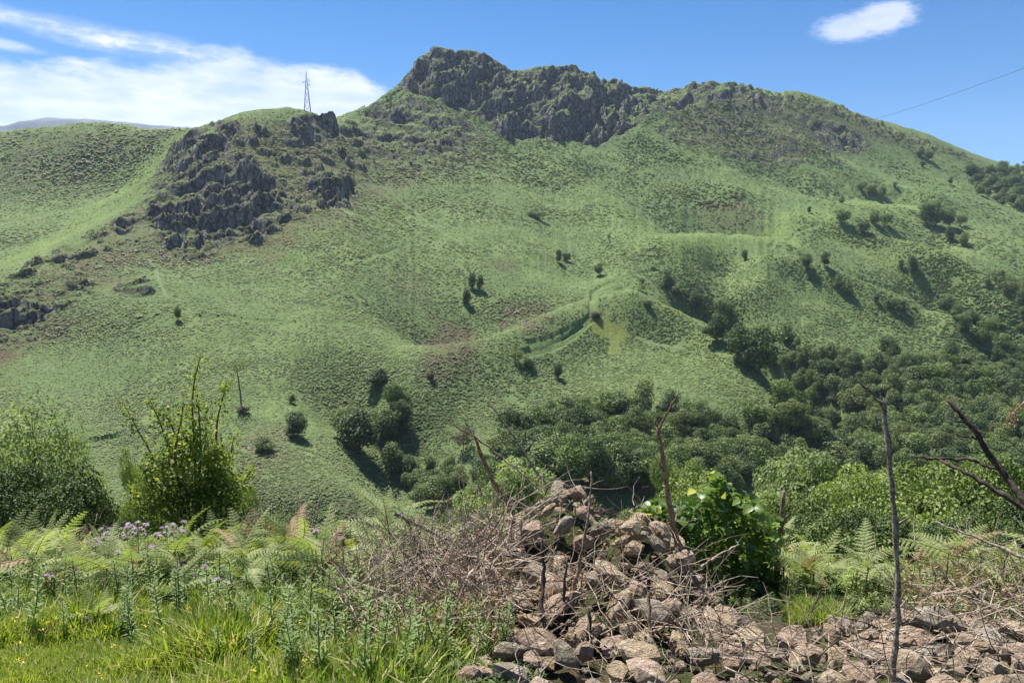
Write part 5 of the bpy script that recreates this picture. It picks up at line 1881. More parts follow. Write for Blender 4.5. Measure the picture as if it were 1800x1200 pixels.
# ---------------------------------------------------------------- rubble wall
def mat_stone(name, a, b_, c, warm):
    m = bpy.data.materials.new(name)
    m.use_nodes = True
    w = NT(m.node_tree)
    out = w.n('ShaderNodeOutputMaterial')
    P = w.n('ShaderNodeTexCoord').outputs['Object']
    oi = w.n('ShaderNodeObjectInfo').outputs['Random']
    off = w.n('ShaderNodeVectorMath', operation='ADD')
    w.l(P, off.inputs[0])
    cx = w.n('ShaderNodeCombineXYZ')
    for i in range(3):
        w.l(w.math('MULTIPLY', oi, 37.0 + i * 11), cx.inputs[i])
    w.l(cx.outputs[0], off.inputs[1])
    Q = off.outputs[0]
    n1 = w.noise(Q, 0.9, 5, 0.6); n2 = w.noise(Q, 3.2, 7, 0.68); n3 = w.noise(Q, 1.4, 4, 0.6)
    g = w.mix(w.smooth(n1, 0.35, 0.65), a, b_)
    g = w.mix(w.math('MULTIPLY', w.smooth(n2, 0.48, 0.72), 0.55), g, c)
    g = w.mix(w.math('MULTIPLY', w.smooth(n3, 0.56, 0.68), w.math('MULTIPLY', w.smooth(oi, 0.35, 0.9), 0.75)), g, warm)
    g = w.mix(w.math('MULTIPLY', w.smooth(n2, 0.40, 0.28), 0.6), g, (0.085, 0.075, 0.068))
    b = principled(w, g, 0.9, 0.2)
    bp = w.n('ShaderNodeBump', i_0=0.9, i_1=0.12)
    w.l(w.math('ADD', n2, w.math('MULTIPLY', n1, 0.6)), bp.inputs['Height']); w.l(bp.outputs[0], b.inputs['Normal'])
    w.l(b.outputs[0], out.inputs[0])
    return m


M_STONES = [mat_stone("stone_tan", (0.440, 0.325, 0.195), (0.670, 0.540, 0.370), (0.82, 0.73, 0.57), (0.46, 0.25, 0.10)),
            mat_stone("stone_pink", (0.460, 0.325, 0.220), (0.680, 0.520, 0.390), (0.83, 0.72, 0.59), (0.42, 0.22, 0.12)),
            mat_stone("stone_grey", (0.300, 0.245, 0.175), (0.530, 0.460, 0.350), (0.76, 0.69, 0.57), (0.34, 0.24, 0.12))]


def stone_mesh(seed, mat, sub=2):
    import bmesh
    r = np.random.default_rng(seed)
    bm = bmesh.new()
    bmesh.ops.create_icosphere(bm, subdivisions=sub, radius=1.0)
    npl = int(r.integers(8, 13))
    nrm = rand_unit(npl, r); dist = r.uniform(0.42, 0.85, npl)
    ax = np.array([r.uniform(0.9, 1.35), r.uniform(0.7, 1.0), r.uniform(0.5, 0.8)])
    for v in bm.verts:
        d = np.array(v.co)
        q = nrm @ d
        lim = np.where(q > 0.05, dist / np.maximum(q, 0.05), 9.0)
        rad = min(1.0, lim.min())
        rad *= 1 + 0.07 * vnoise(np.array([d[0] * 3 + seed]), np.array([d[1] * 3 + d[2] * 5]), 4)[0]
        v.co = Vector(d * rad * ax)
    me = bpy.data.meshes.new("stone")
    bm.to_mesh(me); bm.free()
    me.materials.append(mat)
    return me


def mound_h(x, y):
    """height of the collapsed wall above the ground"""
    def bump(cx, cy, sx, sy, h, p=2.0):
        return h * np.exp(-(np.abs((x - cx) / sx) ** p + np.abs((y - cy) / sy) ** p))
    m = bump(0.36, 4.62, 0.40, 0.55, 0.74, 2.4)
    m = np.maximum(m, bump(0.05, 4.45, 0.42, 0.45, 0.42))
    m = np.maximum(m, bump(0.74, 4.25, 0.36, 0.55, 0.60, 2.4))
    m = np.maximum(m, bump(0.42, 3.70, 0.60, 0.55, 0.34, 2.6))
    m = np.maximum(m, bump(0.30, 3.05, 0.70, 0.50, 0.16, 2.6))
    # the low run of wall going off to the right
    t = (x - 0.6)
    m = np.maximum(m, sstep(x, 0.55, 0.9) * (0.035 + 0.03 * np.sin(x * 4.0) + 0.04 * sstep(x, 1.7, 2.3)) * np.exp(-np.abs((y - 3.45 - 0.08 * t) / 0.34) ** 2.6))
    m = np.maximum(m, sstep(x, -0.1, 0.4) * 0.075 * np.exp(-np.abs((y - 2.75) / 0.62) ** 3.0))
    return m


def build_wall():
    r = np.random.default_rng(19)
    e = empty("rubble_wall", (0.6, 3.8, gz(0.6, 3.8)), "collapsed dry-stone wall heaped in the middle and running low to the right", "stone wall")
    off = np.array(e.location)
    # the earth core
    xs = np.linspace(-0.6, 3.2, 150); ys = np.linspace(2.4, 5.4, 110)
    X, Y = np.meshgrid(xs, ys)
    M = mound_h(X.ravel(), Y.ravel())
    Z = full_h(X.ravel(), Y.ravel()) + M * 0.86 - 0.05 + 0.03 * fbm(X.ravel() * 6, Y.ravel() * 6, 90, 3)
    V = np.stack([X.ravel(), Y.ravel(), Z], 1) - off
    add("earth_core", mesh_np("earth_core", V, grid_faces(len(ys), len(xs)), [M_NEAR], True), e)
    protos = [stone_mesh(100 + k, M_STONES[k % 3]) for k in range(14)]
    cand = []
    # set stones that can be told apart
    for (u, v, w_, Y0, k) in ((1390, 1132, 92, 3.55, 1), (1525, 1120, 80, 3.50, 0), (1505, 1150, 90, 3.35, 1), (1590, 1135, 110, 3.40, 1), (1470, 1165, 90, 3.2, 0), (1550, 1165, 90, 3.2, 1), (1640, 1165, 90, 3.2, 2), (1320, 1150, 90, 3.4, 0),
                              (1222, 1108, 80, 3.6, 2), (1250, 1130, 110, 3.45, 0), (1280, 1175, 90, 3.2, 1), (1200, 1165, 80, 3.2, 0), (1730, 1120, 110, 3.4, 2), (1790, 1110, 80, 3.5, 0),
                              (1110, 1005, 72, 4.15, 0), (1060, 965, 60, 4.4, 2), (1160, 985, 60, 4.2, 1), (975, 955, 46, 4.5, 2), (1040, 1060, 80, 3.95, 0), (990, 1010, 50, 4.3, 2),
                              (930, 1110, 60, 3.6, 0), (1150, 1035, 44, 4.0, 2), (1080, 925, 60, 4.6, 1), (980, 900, 60, 4.7, 2), (1090, 1030, 54, 4.05, 0), (905, 985, 60, 4.5, 2), (1030, 1150, 80, 3.3, 0), (1120, 1110, 70, 3.55, 1), (1420, 1175, 80, 3.2, 1)):
        x, _, z = at(u, v, Y0)
        rad = w_ * Y0 / FPX * 0.46
        cand.append((x, Y0, rad, k, max(z, gz(x, Y0) + float(mound_h(np.array([x]), np.array([Y0]))[0]) - rad * 0.35)))
    tries = 0
    while len(cand) < 285 and tries < 30000:
        tries += 1
        x = r.uniform(-0.45, 2.9); y = r.uniform(2.35, 5.0)
        m = float(mound_h(np.array([x]), np.array([y]))[0])
        if m < 0.022 + 0.03 * r.random():
            continue
        rad = float(np.clip(r.lognormal(math.log(0.070), 0.34), 0.042, 0.115))
        if any((x - c[0]) ** 2 + (y - c[1]) ** 2 < (0.66 * (rad + c[2])) ** 2 for c in cand):
            continue
        z = gz(x, y) + m + rad * r.uniform(-0.05, 0.35)
        cand.append((x, y, rad, int(r.integers(0, 3)), z))
    for (x, y, rad, k, z) in cand:
        o = add("stone", protos[(int(r.integers(0, 4)) * 3 + k) % 14], e, loc=Vector((x, y, z)) - e.location)
        o.scale = (rad * r.uniform(0.95, 1.2), rad * r.uniform(0.9, 1.15), rad * r.uniform(0.9, 1.25))
        o.rotation_euler = (r.normal(0, 0.3), r.normal(0, 0.3), r.uniform(0, 6.28))
    # small broken pieces between them
    n = 2400
    x = r.uniform(-0.55, 3.1, n); y = r.uniform(2.3, 5.2, n)
    m = mound_h(x, y)
    k = m > 0.03
    x, y, m = x[k], y[k], m[k]
    z = full_h(x, y) + m - 0.012
    rad = np.clip(r.lognormal(math.log(0.020), 0.45, len(x)), 0.008, 0.05)
    prs = [proto("pebble_source", stone_mesh(400 + q, M_STONES[q % 3], 1)) for q in range(6)]
    o = scatter("stone_chips", np.column_stack([x, y, z]) - off, r.uniform(0, 6.28, len(x)), rad, prs, label="small broken stones between the larger ones", tilt=r.normal(0, .6, (len(x), 2)))
    o.parent = e


build_wall()


# ---------------------------------------------------------------- dead twigs, tangles, dry leaves
def twig_mass(name, pts, r, lmin, lmax, rad, mat, label, flat=0.35, steps=5, parent=None):
    parts = []
    vs, fs, o = [], [], 0
    for p in pts:
        L = r.uniform(lmin, lmax)
        a = r.uniform(0, 6.28); el = r.normal(0.15, flat)
        d = np.array([math.cos(a) * math.cos(el), math.sin(a) * math.cos(el), math.sin(el)])
        P = [np.array(p)]
        for k in range(steps - 1):
            d = d + r.normal(0, 0.22, 3); d /= np.linalg.norm(d)
            P.append(P[-1] + d * L / (steps - 1))
        V, F = tube(P, np.linspace(rad * r.uniform(0.6, 1.5), rad * 0.35, steps), 3, False)
        vs.append(V); fs.append(F + o); o += len(V)
    me = mesh_np(name, np.concatenate(vs), np.concatenate(fs), [mat])
    ob = add(name, me, parent, kind='stuff', label=label)
    return ob


def scatter_on(r, n, u0, u1, y0, y1, h0=0.0, h1=0.25, wall=True):
    u = r.uniform(u0, u1, n); Y = r.uniform(y0, y1, n)
    x, _, _ = at(u, np.full(n, 1000.0), Y)
    z = full_h(x, Y) + (mound_h(x, Y) if wall else 0) + r.uniform(h0, h1, n) ** 1.0
    return np.stack([x, Y, z], 1)


def build_tangles():
    r = np.random.default_rng(55)
    A = np.concatenate([scatter_on(r, 900, 600, 900, 3.1, 5.2, 0.0, 0.34), scatter_on(r, 260, 680, 900, 4.6, 6.4, 0.0, 0.45)])
    twig_mass("dead_bramble", A, r, 0.20, 0.60, 0.0028, M_TWIG, "tangle of dry brown bramble stems left of the rubble", 0.5)
    twig_mass("dead_bramble", scatter_on(r, 420, 600, 900, 3.1, 5.4, 0.0, 0.3), r, 0.2, 0.6, 0.0032, M_TWIG_DARK, "dark stems within the dry tangle left of the rubble", 0.6)
    B = np.concatenate([scatter_on(r, 230, 860, 1260, 3.0, 4.7, -0.01, 0.09), scatter_on(r, 260, 900, 1800, 2.4, 3.7, 0.0, 0.10)])
    twig_mass("twigs", B, r, 0.12, 0.42, 0.0024, M_TWIG, "pale dry twigs strewn over the fallen stones", 0.3)
    twig_mass("twigs", np.concatenate([scatter_on(r, 150, 860, 1300, 2.8, 4.7, -0.01, 0.12), scatter_on(r, 130, 1200, 1860, 2.6, 3.8, 0.0, 0.10)]), r, 0.12, 0.45, 0.0027, M_TWIG_DARK, "dark dead twigs lying among the pale ones on the stones", 0.45)
    C = np.concatenate([scatter_on(r, 260, 1585, 1860, 3.4, 4.8, 0.0, 0.24), scatter_on(r, 110, 1640, 1860, 4.8, 6.2, 0.2, 0.5)])
    twig_mass("dead_bramble", C, r, 0.2, 0.55, 0.0028, M_TWIG, "brown tangle of dead stems over the right end of the wall", 0.45)
    # dry leaves
    n = 5200
    P = np.concatenate([scatter_on(r, 2300, 600, 900, 3.0, 5.4, 0.0, 0.24), scatter_on(r, 700, 860, 1260, 3.0, 4.7, 0, 0.05), scatter_on(r, 1000, 1580, 1860, 3.4, 5.6, 0.0, 0.34)])
    n = len(P)
    V, F = leaf_tris(P, r.normal(0, 1, (n, 3)) + [0, 0, .5], r.normal(0, 1, (n, 3)), r.uniform(0.015, 0.05, n), r.uniform(0.008, 0.022, n), 0.5)
    add("dead_leaves", mesh_np("dead_leaves", V, F, [M_DRYLEAF]), kind='stuff', label="curled dry leaves caught in the tangles")
    # dead upright shrubs on the brow
    for (u, vt, Y, w_, n_, lab) in ((520, 850, 7.6, 80, 26, "bare upright dead shrub on the brow, right one of two"), (455, 862, 7.2, 50, 16, "bare upright dead shrub on the brow, left one of two"),
                                    (180, 880, 7.0, 60, 22, "bare brown dead shrub left of the hawthorn"), (420, 900, 6.5, 40, 14, "reddish dead stalks right of the hawthorn"),
                                    (40, 905, 5.6, 30, 8, "dark dead stalks at the left edge"), (1300, 920, 5.6, 60, 12, "thin dead stalks at the right side of the big bramble")):
        x, _, zt = at(u, vt, Y)
        g = gz(x, Y); e = empty("dead_shrub", (x, Y, g), lab, "dead shrub")
        hh = zt - g; ww = w_ * Y / FPX
        for k in range(n_):
            a = r.uniform(0, 6.28); q = r.uniform(0, 0.5) * ww
            tip = np.array([math.cos(a) * q * 1.2, math.sin(a) * q, hh * r.uniform(0.55, 1.0)])
            P = smooth_path([[math.cos(a) * q * 0.2, math.sin(a) * q * 0.2, -0.02], tip * [0.55, 0.55, 0.5] + r.normal(0, 0.02, 3), tip], 3)
            V, F = tube(P, np.linspace(0.0065, 0.002, len(P)), 4)
            parts = [(V, F, 0)]
            for q_ in range(3):
                b = P[int(r.integers(2, len(P) - 1))]
                d = np.array([r.normal(0, .5), r.normal(0, .5), 1.0]) * hh * r.uniform(0.08, 0.22)
                V2, F2 = tube([b, b + d * 0.5 + r.normal(0, .01, 3), b + d], [0.003, 0.0025, 0.0015], 3)
                parts.append((V2, F2, 0))
            V, F, M = merge(parts)
            add("twig", mesh_np("twig", V, F, [M_TWIG_DARK if k % 3 else M_TWIG], True), e)


build_tangles()


# ---------------------------------------------------------------- individual dead stems and branches
def stem(name, label, cat, segs, mat, parent_loc=None):
    """segs: (part name, pixel path, Y0, Y1, radius px at start, radius px at end, to_ground)"""
    first = segs[0]
    p0 = px_path(first[1][:2], first[2], first[2])[0]
    base = np.array([p0[0], p0[1], gz(p0[0], p0[1]) + float(mound_h(np.array([p0[0]]), np.array([p0[1]]))[0])])
    if not first[6]:
        base = p0
    e = empty(name, tuple(base), label, cat)
    for (pn, path, Y0, Y1, r0, r1, tg) in segs:
        P = px_path(path, Y0, Y1)
        if tg and base[2] < P[0][2]:
            P = np.vstack([base - [0, 0, 0.05], P])
        P = smooth_path(P, 6, 0.0026)
        rr = 0.84 * np.linspace(r0, r1, len(P)) * (Y0 + Y1) / 2 / FPX * (1 + RNG.normal(0, 0.12, len(P)))
        rr[int(len(rr) * 0.4)] *= 1.22; rr[-1] *= 0.6
        V, F = tube(P - base, rr, 8)
        add(pn, mesh_np(pn, V, F, [mat], True), e)
        if pn in ("trunk", "limb") and len(P) > 8:
            for q in range(RNG.integers(3, 7)):
                i = int(RNG.integers(len(P) // 4, len(P) - 2))
                t_ = P[i + 1] - P[i]; t_ /= np.linalg.norm(t_)
                d_ = rand_unit(1, RNG)[0] * [1, .5, .6] + t_ * 0.8
                d_ /= np.linalg.norm(d_); L_ = RNG.uniform(0.015, 0.11)
                T_ = [P[i], P[i] + d_ * L_ * 0.5 + RNG.normal(0, 0.003, 3), P[i] + d_ * L_ + RNG.normal(0, 0.006, 3)]
                V, F = tube(np.array(T_) - base, [rr[i] * 0.42, rr[i] * 0.28, rr[i] * 0.14], 5)
                add("twig", mesh_np("twig", V, F, [mat], True), e)
    return e


def build_stems():
    D = "dead stem"
    stem("dead_sapling", "tall straight dead stem with a short slanting fork at its tip", D, [
        ("trunk", [(1568, 1200), (1578, 1060), (1572, 900), (1562, 790), (1550, 700)], 2.7, 2.9, 7.5, 5.0, True),
        ("branch", [(1550, 712), (1530, 690), (1508, 668)], 2.9, 2.85, 4.2, 2.2, False),
        ("stub", [(1550, 706), (1548, 690)], 2.9, 2.9, 2.2, 1.2, False), ("stub", [(1562, 792), (1554, 788)], 2.88, 2.86, 2, 1.2, False)], M_STEM_GREY)
    stem("dead_branch", "forked dark dead branch reaching in from the right edge", "dead branch", [
        ("limb", [(1900, 1010), (1830, 925), (1795, 872), (1760, 826), (1710, 752), (1663, 702)], 2.6, 3.0, 9.5, 4.6, False),
        ("branch", [(1890, 950), (1800, 893), (1740, 855), (1690, 826), (1652, 808)], 2.6, 2.95, 7.0, 3.5, False),
        ("twig", [(1764, 828), (1735, 820), (1705, 808), (1652, 806), (1608, 802)], 2.85, 3.0, 3.6, 2.6, False),
        ("twig", [(1724, 774), (1708, 768), (1690, 766)], 2.9, 2.95, 2.8, 1.6, False)], M_STEM_DARK)
    stem("dead_branch", "thin grey branch slanting in low from the right edge", "dead branch", [
        ("limb", [(1880, 1012), (1800, 980), (1750, 958), (1690, 935), (1642, 916)], 3.2, 3.7, 4.2, 1.8, False),
        ("twig", [(1772, 970), (1764, 990), (1762, 1015)], 3.4, 3.4, 2.2, 1.2, False)], M_STEM_GREY)
    stem("dead_branch", "bent bleached branch lying on the tangle at the right", "dead branch", [
        ("limb", [(1815, 1098), (1790, 1094), (1762, 1076), (1728, 1058), (1733, 1038)], 3.7, 3.9, 5.0, 3.0, False)], M_STEM_GREY)
    stem("dead_sapling", "reddish-brown dead stem forked at the top, growing beside the big bramble", D, [
        ("trunk", [(1238, 1060), (1215, 1010), (1192, 960), (1176, 880), (1166, 810), (1156, 748)], 4.2, 4.2, 9.0, 3.6, True),
        ("branch", [(1158, 756), (1172, 726), (1195, 688)], 4.2, 4.1, 2.8, 1.4, False),
        ("stub", [(1157, 752), (1151, 738)], 4.2, 4.2, 2.0, 1.0, False), ("twig", [(1170, 840), (1158, 812), (1146, 800)], 4.2, 4.15, 2.2, 1.0, False)], M_STEM_BROWN)
    stem("dead_sapling", "rust-brown leaning dead stem left of the rubble mound with two thin tips", D, [
        ("trunk", [(900, 905), (878, 866), (856, 822), (834, 768)], 5.2, 5.0, 7.5, 3.4, True),
        ("branch", [(834, 768), (810, 754), (783, 738)], 5.0, 4.9, 2.0, 1.0, False),
        ("branch", [(834, 768), (820, 742), (806, 722)], 5.0, 5.1, 2.0, 1.0, False),
        ("twig", [(832, 766), (870, 795), (905, 822), (950, 862)], 5.0, 4.9, 2.2, 1.2, False)], M_STEM_BROWN)
    stem("dead_sapling", "thin pale stem leaning left behind the rubble mound", D, [
        ("trunk", [(975, 880), (940, 825), (905, 770), (880, 735), (855, 703)], 5.4, 5.6, 3.2, 1.2, True)], M_STEM_GREY)
    stem("dead_sapling", "short thick peeling trunk standing right of the big bramble", D, [
        ("trunk", [(1366, 1045), (1366, 1000), (1373, 940), (1378, 862)], 5.0, 5.0, 8.0, 5.0, True),
        ("twig", [(1372, 930), (1388, 905), (1394, 885)], 5.0, 4.9, 2.2, 1.0, False)], M_STEM_BROWN)
    stem("dead_sapling", "dark stem in front of the mound curving up to the right with a thin tip", D, [
        ("trunk", [(992, 1200), (1000, 1110), (1010, 1030), (1026, 950), (1038, 880), (1039, 828)], 3.3, 3.6, 5.5, 1.8, True),
        ("twig", [(1004, 1080), (1018, 1045), (1026, 1000)], 3.4, 3.4, 2.6, 1.4, False)], M_STEM_BROWN)
    stem("dead_sapling", "dark crooked stem with side twigs at the left foot of the mound", D, [
        ("trunk", [(972, 1205), (962, 1120), (952, 1070), (955, 1020), (953, 945)], 3.1, 3.4, 6.5, 3.5, True),
        ("twig", [(954, 1075), (975, 1062), (992, 1050)], 3.3, 3.3, 2.4, 1.2, False),
        ("twig", [(953, 1085), (942, 1130), (940, 1205)], 3.2, 3.1, 3.4, 3.0, False)], M_STEM_DARK)
    stem("dead_sapling", "dark straight stem just right of the crooked pair in front of the mound", D, [
        ("trunk", [(984, 1205), (984, 1130), (990, 1060), (996, 980)], 3.2, 3.4, 5.0, 2.6, True)], M_STEM_DARK)
    stem("dead_sapling", "short black broken stump in front of the mound", D, [
        ("trunk", [(1040, 1205), (1037, 1140), (1034, 1068)], 3.0, 3.1, 6.0, 4.6, True)], M_STEM_DARK)
    stem("dead_sapling", "dead stem with curling side branches at the right foot of the mound", D, [
        ("trunk", [(1142, 1205), (1140, 1150), (1142, 1100), (1140, 1040)], 3.0, 3.2, 7.0, 3.0, True),
        ("branch", [(1141, 1110), (1160, 1106), (1172, 1095), (1178, 1078)], 3.1, 3.1, 3.2, 1.6, False),
        ("branch", [(1140, 1140), (1115, 1115), (1095, 1085), (1075, 1068)], 3.1, 3.2, 3.0, 1.4, False)], M_STEM_BROWN)
    stem("fallen_stick", "long tan stick leaning across the tangle to the lower left", "stick", [
        ("limb", [(738, 1210), (770, 1140), (790, 1090), (822, 1015), (832, 1000)], 3.0, 3.6, 3.6, 2.6, False)], M_TWIG)
    stem("fallen_stick", "grey branch lying from the tall fern down to the tangle", "stick", [
        ("limb", [(694, 902), (720, 915), (760, 935), (806, 956)], 5.0, 5.0, 4.6, 3.2, False),
        ("twig", [(716, 914), (724, 935), (732, 956)], 5.0, 4.9, 2.4, 1.2, False)], M_STEM_GREY)
    stem("fallen_stick", "long pale stick lying up the left flank of the rubble mound", "stick", [
        ("limb", [(800, 985), (860, 950), (920, 910), (985, 862)], 4.1, 4.4, 2.4, 1.6, False)], M_TWIG)
    stem("fallen_stick", "second pale stick crossing the left flank of the mound", "stick", [
        ("limb", [(830, 1000), (880, 955), (930, 915), (960, 895)], 4.0, 4.3, 2.2, 1.2, False)], M_TWIG)
    stem("fallen_stick", "short upright bleached stick at the left of the mound", "stick", [
        ("limb", [(917, 1015), (918, 960), (916, 910)], 4.0, 4.0, 2.4, 2.0, False)], M_TWIG)
    stem("fallen_stick", "thin level stick lying along the stones at the bottom", "stick", [
        ("limb", [(1150, 1172), (1220, 1170), (1300, 1176), (1362, 1176)], 3.1, 3.1, 2.6, 1.8, False)], M_TWIG)
    stem("fallen_stick", "pale stick jutting right from the foot of the reddish stem", "stick", [
        ("limb", [(1232, 996), (1262, 976), (1300, 956)], 4.3, 4.4, 3.2, 1.6, False)], M_TWIG)
    stem("fallen_stick", "stick lying across the low wall below the tall stem", "stick", [
        ("limb", [(1420, 1195), (1480, 1180), (1560, 1165), (1600, 1150), (1660, 1110)], 2.9, 3.2, 2.2, 1.2, False)], M_TWIG)
    stem("dead_sapling", "slender dark twig rising from the bracken beside the wall", D, [
        ("trunk", [(1412, 1110), (1420, 1085), (1432, 1062), (1443, 1045)], 3.9, 4.0, 2.8, 1.4, True)], M_STEM_DARK)
    r = np.random.default_rng(3)
    # dry curled seed spray at the right edge
    x0, y0, z0 = at(1800, 700, 2.6)
    e = empty("dry_flower_spray", (x0, y0, z0), "curled pinkish dry spray poking in at the right edge", "dry spray")
    P = smooth_path(px_path([(1840, 740), (1815, 700), (1795, 712), (1780, 730), (1771, 746)], 2.6), 4) - np.array([x0, y0, z0])
    V, F = tube(P, np.linspace(0.004, 0.001, len(P)), 5)
    add("stalk", mesh_np("stalk", V, F, [M_TWIG], True), e)
    n = 110
    i = r.integers(0, len(P), n)
    V, F = leaf_tris(P[i] + r.normal(0, 0.010, (n, 3)), r.normal(0, 1, (n, 3)), r.normal(0, 1, (n, 3)), r.uniform(0.010, 0.026, n), r.uniform(0.005, 0.010, n), 0.5)
    add("bract", mesh_np("bract", V, F, [M_DRYLEAF]), e)


build_stems()


# ---------------------------------------------------------------- the big-leaved bramble
def leaf_blade(seed, mat):
    r = np.random.default_rng(seed)
    n = 12
    t = np.linspace(0, 1, n)
    w = 0.46 * np.sin(np.pi * np.clip(t, 0.0, 1) ** 0.72) * (1 + 0.08 * (-1.0) ** np.arange(n))
    w[0] = 0.06; w[-1] = 0
    z = -0.22 * t ** 2 + 0.03
    mid = np.stack([t, np.zeros(n), z], 1)
    lf = np.stack([t - 0.06, w, z + 0.30 * w], 1); rt = np.stack([t - 0.06, -w, z + 0.30 * w], 1)
    V = np.concatenate([mid, lf, rt])
    F = []
    for k in range(n - 1):
        F += [(k, k + 1, n + k + 1), (k, n + k + 1, n + k), (k, 2 * n + k, 2 * n + k + 1), (k, 2 * n + k + 1, k + 1)]
    return mesh_np("leaf", V, np.array(F), [mat], True)


def bramble():
    r = np.random.default_rng(8)
    cx, _, _ = at(1262, 1000, 4.9)
    g = gz(cx, 4.9)
    e = empty("bramble_bush", (cx, 4.9, g), "big-leaved glossy bramble bush growing out of the wall right of the mound", "bramble")
    off = np.array([cx, 4.9, g])
    blades = [leaf_blade(k, M_BRAMBLE) for k in range(3)]
    yel = leaf_blade(9, M_BRAMBLE_Y)
    blobs = [((1215, 905), 0.14, 0.12), ((1262, 880), 0.17, 0.13), ((1300, 905), 0.18, 0.14), ((1240, 950), 0.22, 0.16), ((1310, 960), 0.22, 0.16), ((1345, 935), 0.13, 0.14), ((1265, 1020), 0.26, 0.20), ((1320, 1040), 0.20, 0.20),
             ((1180, 925), 0.12, 0.13), ((1262, 845), 0.06, 0.05), ((1150, 900), 0.09, 0.10), ((1340, 1010), 0.14, 0.14), ((1245, 1080), 0.2, 0.1), ((1310, 1085), 0.2, 0.1)]
    k = 0
    for (uv, a, b) in blobs:
        c = px_path([uv, uv], 4.9)[0]
        m = int(8 + 620 * a * a)
        for _ in range(m):
            d = rand_unit(1, r)[0]
            if d[1] > 0.4: d[1] = -d[1]
            p = c + d * np.array([a, a * 0.8, b]) * r.uniform(0.75, 1.1)
            o = add("leaf", blades[k % 3], e, loc=Vector(p - off))
            s = r.uniform(0.045, 0.092)
            o.scale = (s, s * r.uniform(0.8, 1.1), s)
            o.rotation_euler = (r.normal(0, 0.45), r.normal(0.15, 0.4), r.uniform(0, 6.28))
            k += 1
            if k >= 286:
                break
    for (u, v, s) in ((1254, 832, 0.065), (1222, 862, 0.07), (1273, 868, 0.055), (1145, 905, 0.07), (1160, 895, 0.05), (1212, 975, 0.05)):
        p = px_path([(u, v), (u, v)], 4.7)[0]
        o = add("leaf", yel, e, loc=Vector(p - off)); o.scale = (s, s, s); o.rotation_euler = (r.normal(0, .4), 0.2, r.uniform(2, 4.5)); o['label'] = "yellow leaf"
    # inner leaves and canes
    C = []
    for (uv, a, b) in blobs:
        c = px_path([uv, uv], 5.0)[0]
        m = int(60 + 5200 * a * a)
        C.append(c + rand_unit(m, r) * np.array([a, a, b]) * (r.uniform(0, 1, m) ** 0.4)[:, None])
    C = np.concatenate(C) - off; n = len(C)
    V, F = leaf_tris(C, r.normal(0, 1, (n, 3)) + [0, 0, .6], r.normal(0, 1, (n, 3)), r.uniform(0.035, 0.07, n), r.uniform(0.025, 0.05, n), 0.3)
    o = add("foliage", mesh_np("foliage", V, F, [M_BRAMBLE]), e); o['kind'] = 'stuff'
    for path in ([(1280, 1100), (1270, 1000), (1262, 900), (1256, 832)], [(1290, 1100), (1310, 1010), (1345, 930), (1362, 900)], [(1262, 1100), (1220, 1000), (1170, 930), (1140, 880)], [(1280, 1100), (1240, 980), (1222, 900), (1215, 860)]):
        P = smooth_path(px_path(path, 4.95), 4) - off
        V, F = tube(P, np.linspace(0.006, 0.002, len(P)), 5)
        add("cane", mesh_np("cane", V, F, [M_STEM_BROWN], True), e)


bramble()


# ---------------------------------------------------------------- pylon and wires
def mat_metal():
    m = bpy.data.materials.new("galvanised_steel"); m.use_nodes = True
    w = NT(m.node_tree); out = w.n('ShaderNodeOutputMaterial')
    P = w.n('ShaderNodeTexCoord').outputs['Object']
    b = principled(w, w.mix(w.noise(P, 2.0, 3), (0.16, 0.17, 0.19), (0.26, 0.27, 0.29)), 0.55, 0.4)
    b.inputs['Metallic'].default_value = 0.6
    w.l(b.outputs[0], out.inputs[0])
    return m


def pylon():
    M = mat_metal()
    Yp = 600.0
    x, _, zt = at(538, 124, Yp)
    zb = gz(x, Yp) - 1.0
    H = zt - zb
    e = empty("pylon", (x, Yp, zb), "lattice electricity pylon standing on the grassy knoll against the cloud", "pylon", rz=0.35)
    k = 0.20
    w0, zn, wn = 2.9, H * 0.70, 0.75
    corners = [(-1, -1), (1, -1), (1, 1), (-1, 1)]

    def P(c, z):
        ww = w0 + (wn - w0) * min(z / zn, 1.0)
        return np.array([c[0] * ww, c[1] * ww, z])
    for c in corners:
        V, F = tube([P(c, 0), P(c, zn), np.array([c[0] * wn * 0.7, c[1] * wn * 0.7, H * 0.80]), np.array([0, 0, H])], [k, k * 0.9, k * 0.8, k * 0.5], 4)
        add("leg", mesh_np("leg", V, F, [M]), e)
    lev = [0, 0.2 * zn, 0.4 * zn, 0.6 * zn, 0.8 * zn, zn]
    for i in range(len(lev) - 1):
        for j in range(4):
            a, b = corners[j], corners[(j + 1) % 4]
            parts = [(*tube([P(a, lev[i]), P(b, lev[i + 1])], [k * 0.45] * 2, 3), 0), (*tube([P(b, lev[i]), P(a, lev[i + 1])], [k * 0.45] * 2, 3), 0), (*tube([P(a, lev[i + 1]), P(b, lev[i + 1])], [k * 0.5] * 2, 3), 0)]
            V, F, _ = merge(parts)
            add("brace", mesh_np("brace", V, F, [M]), e)
    for z, s in ((0.71, 1), (0.76, -1), (0.80, 1)):
        V, F = merge([(*tube([[0, 0, H * z], [s * 2.6, 0, H * z + 0.2]], [k * 1.2, k * 0.6], 4), 0), (*tube([[0, 0, H * (z + 0.04)], [s * 2.6, 0, H * z + 0.2]], [k * 0.7, k * 0.5], 4), 0)])[:2]
        add("crossarm", mesh_np("crossarm", V, F, [M]), e)
    for z, s in ((0.71, 1), (0.76, -1), (0.80, 1)):
        V, F = tube([[s * 2.5, 0, H * z + 0.2], [s * 2.5, 0, H * z - 1.4]], [0.16, 0.16], 6)
        add("insulator", mesh_np("insulator", V, F, [M]), e)


pylon()


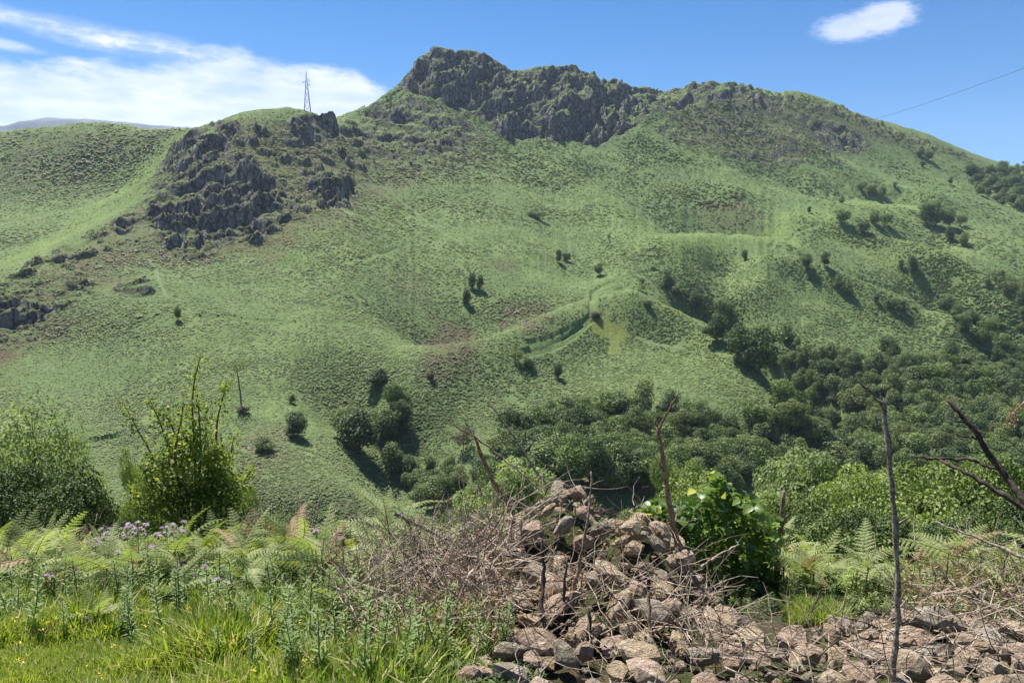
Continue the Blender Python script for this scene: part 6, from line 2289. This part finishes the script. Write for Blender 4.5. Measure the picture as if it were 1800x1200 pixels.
def cable(label, a, b, sag, rad, n=60):
    a, b = np.array(a, float), np.array(b, float)
    t = np.linspace(0, 1, n)[:, None]
    P = a * (1 - t) + b * t
    P[:, 2] -= (sag * 4 * t * (1 - t))[:, 0]
    m = bpy.data.materials.get("cable_black")
    if m is None:
        m = bpy.data.materials.new("cable_black"); m.use_nodes = True
        w = NT(m.node_tree); out = w.n('ShaderNodeOutputMaterial')
        b_ = principled(w, w.mix(w.noise(w.n('ShaderNodeTexCoord').outputs['Object'], 3.0), (0.05, 0.05, 0.055), (0.11, 0.11, 0.12)), 0.5, 0.3)
        w.l(b_.outputs[0], out.inputs[0])
    V, F = tube(P - a, np.full(n, rad), 5)
    add("cable", mesh_np("cable", V, F, [m], True), label=label, cat="cable", loc=tuple(a))


cable("dark overhead cable rising across the blue sky to the right edge", at(1530, 212, 330), at(2050, 22, 150), 1.2, 0.055)
cable("thin overhead cable low across the valley in front of the woods", at(330, 832, 120), at(1620, 636, 215), 1.5, 0.020)


# ---------------------------------------------------------------- the air of the valley
def haze():
    lo, hi = (-5700.0, -2300.0, -113.0), (5700.0, 4800.0, 760.0)
    vs = [(x, y, z) for z in (lo[2], hi[2]) for y in (lo[1], hi[1]) for x in (lo[0], hi[0])]
    fs = [(0, 2, 3, 1), (4, 5, 7, 6), (0, 1, 5, 4), (2, 6, 7, 3), (0, 4, 6, 2), (1, 3, 7, 5)]
    me = bpy.data.meshes.new("haze")
    me.from_pydata(vs, [], fs)
    m = bpy.data.materials.new("haze")
    m.use_nodes = True
    w = NT(m.node_tree)
    out = w.n('ShaderNodeOutputMaterial')
    v = w.n('ShaderNodeVolumePrincipled')
    v.inputs['Color'].default_value = (0.62, 0.77, 1.0, 1)
    v.inputs['Density'].default_value = HAZE_DENSITY
    v.inputs['Anisotropy'].default_value = 0.2
    w.l(v.outputs[0], out.inputs['Volume'])
    me.materials.append(m)
    add("haze", me, kind='stuff', label='thin blue air between the bank and the far hills')


HAZE_DENSITY = 0.00008
haze()
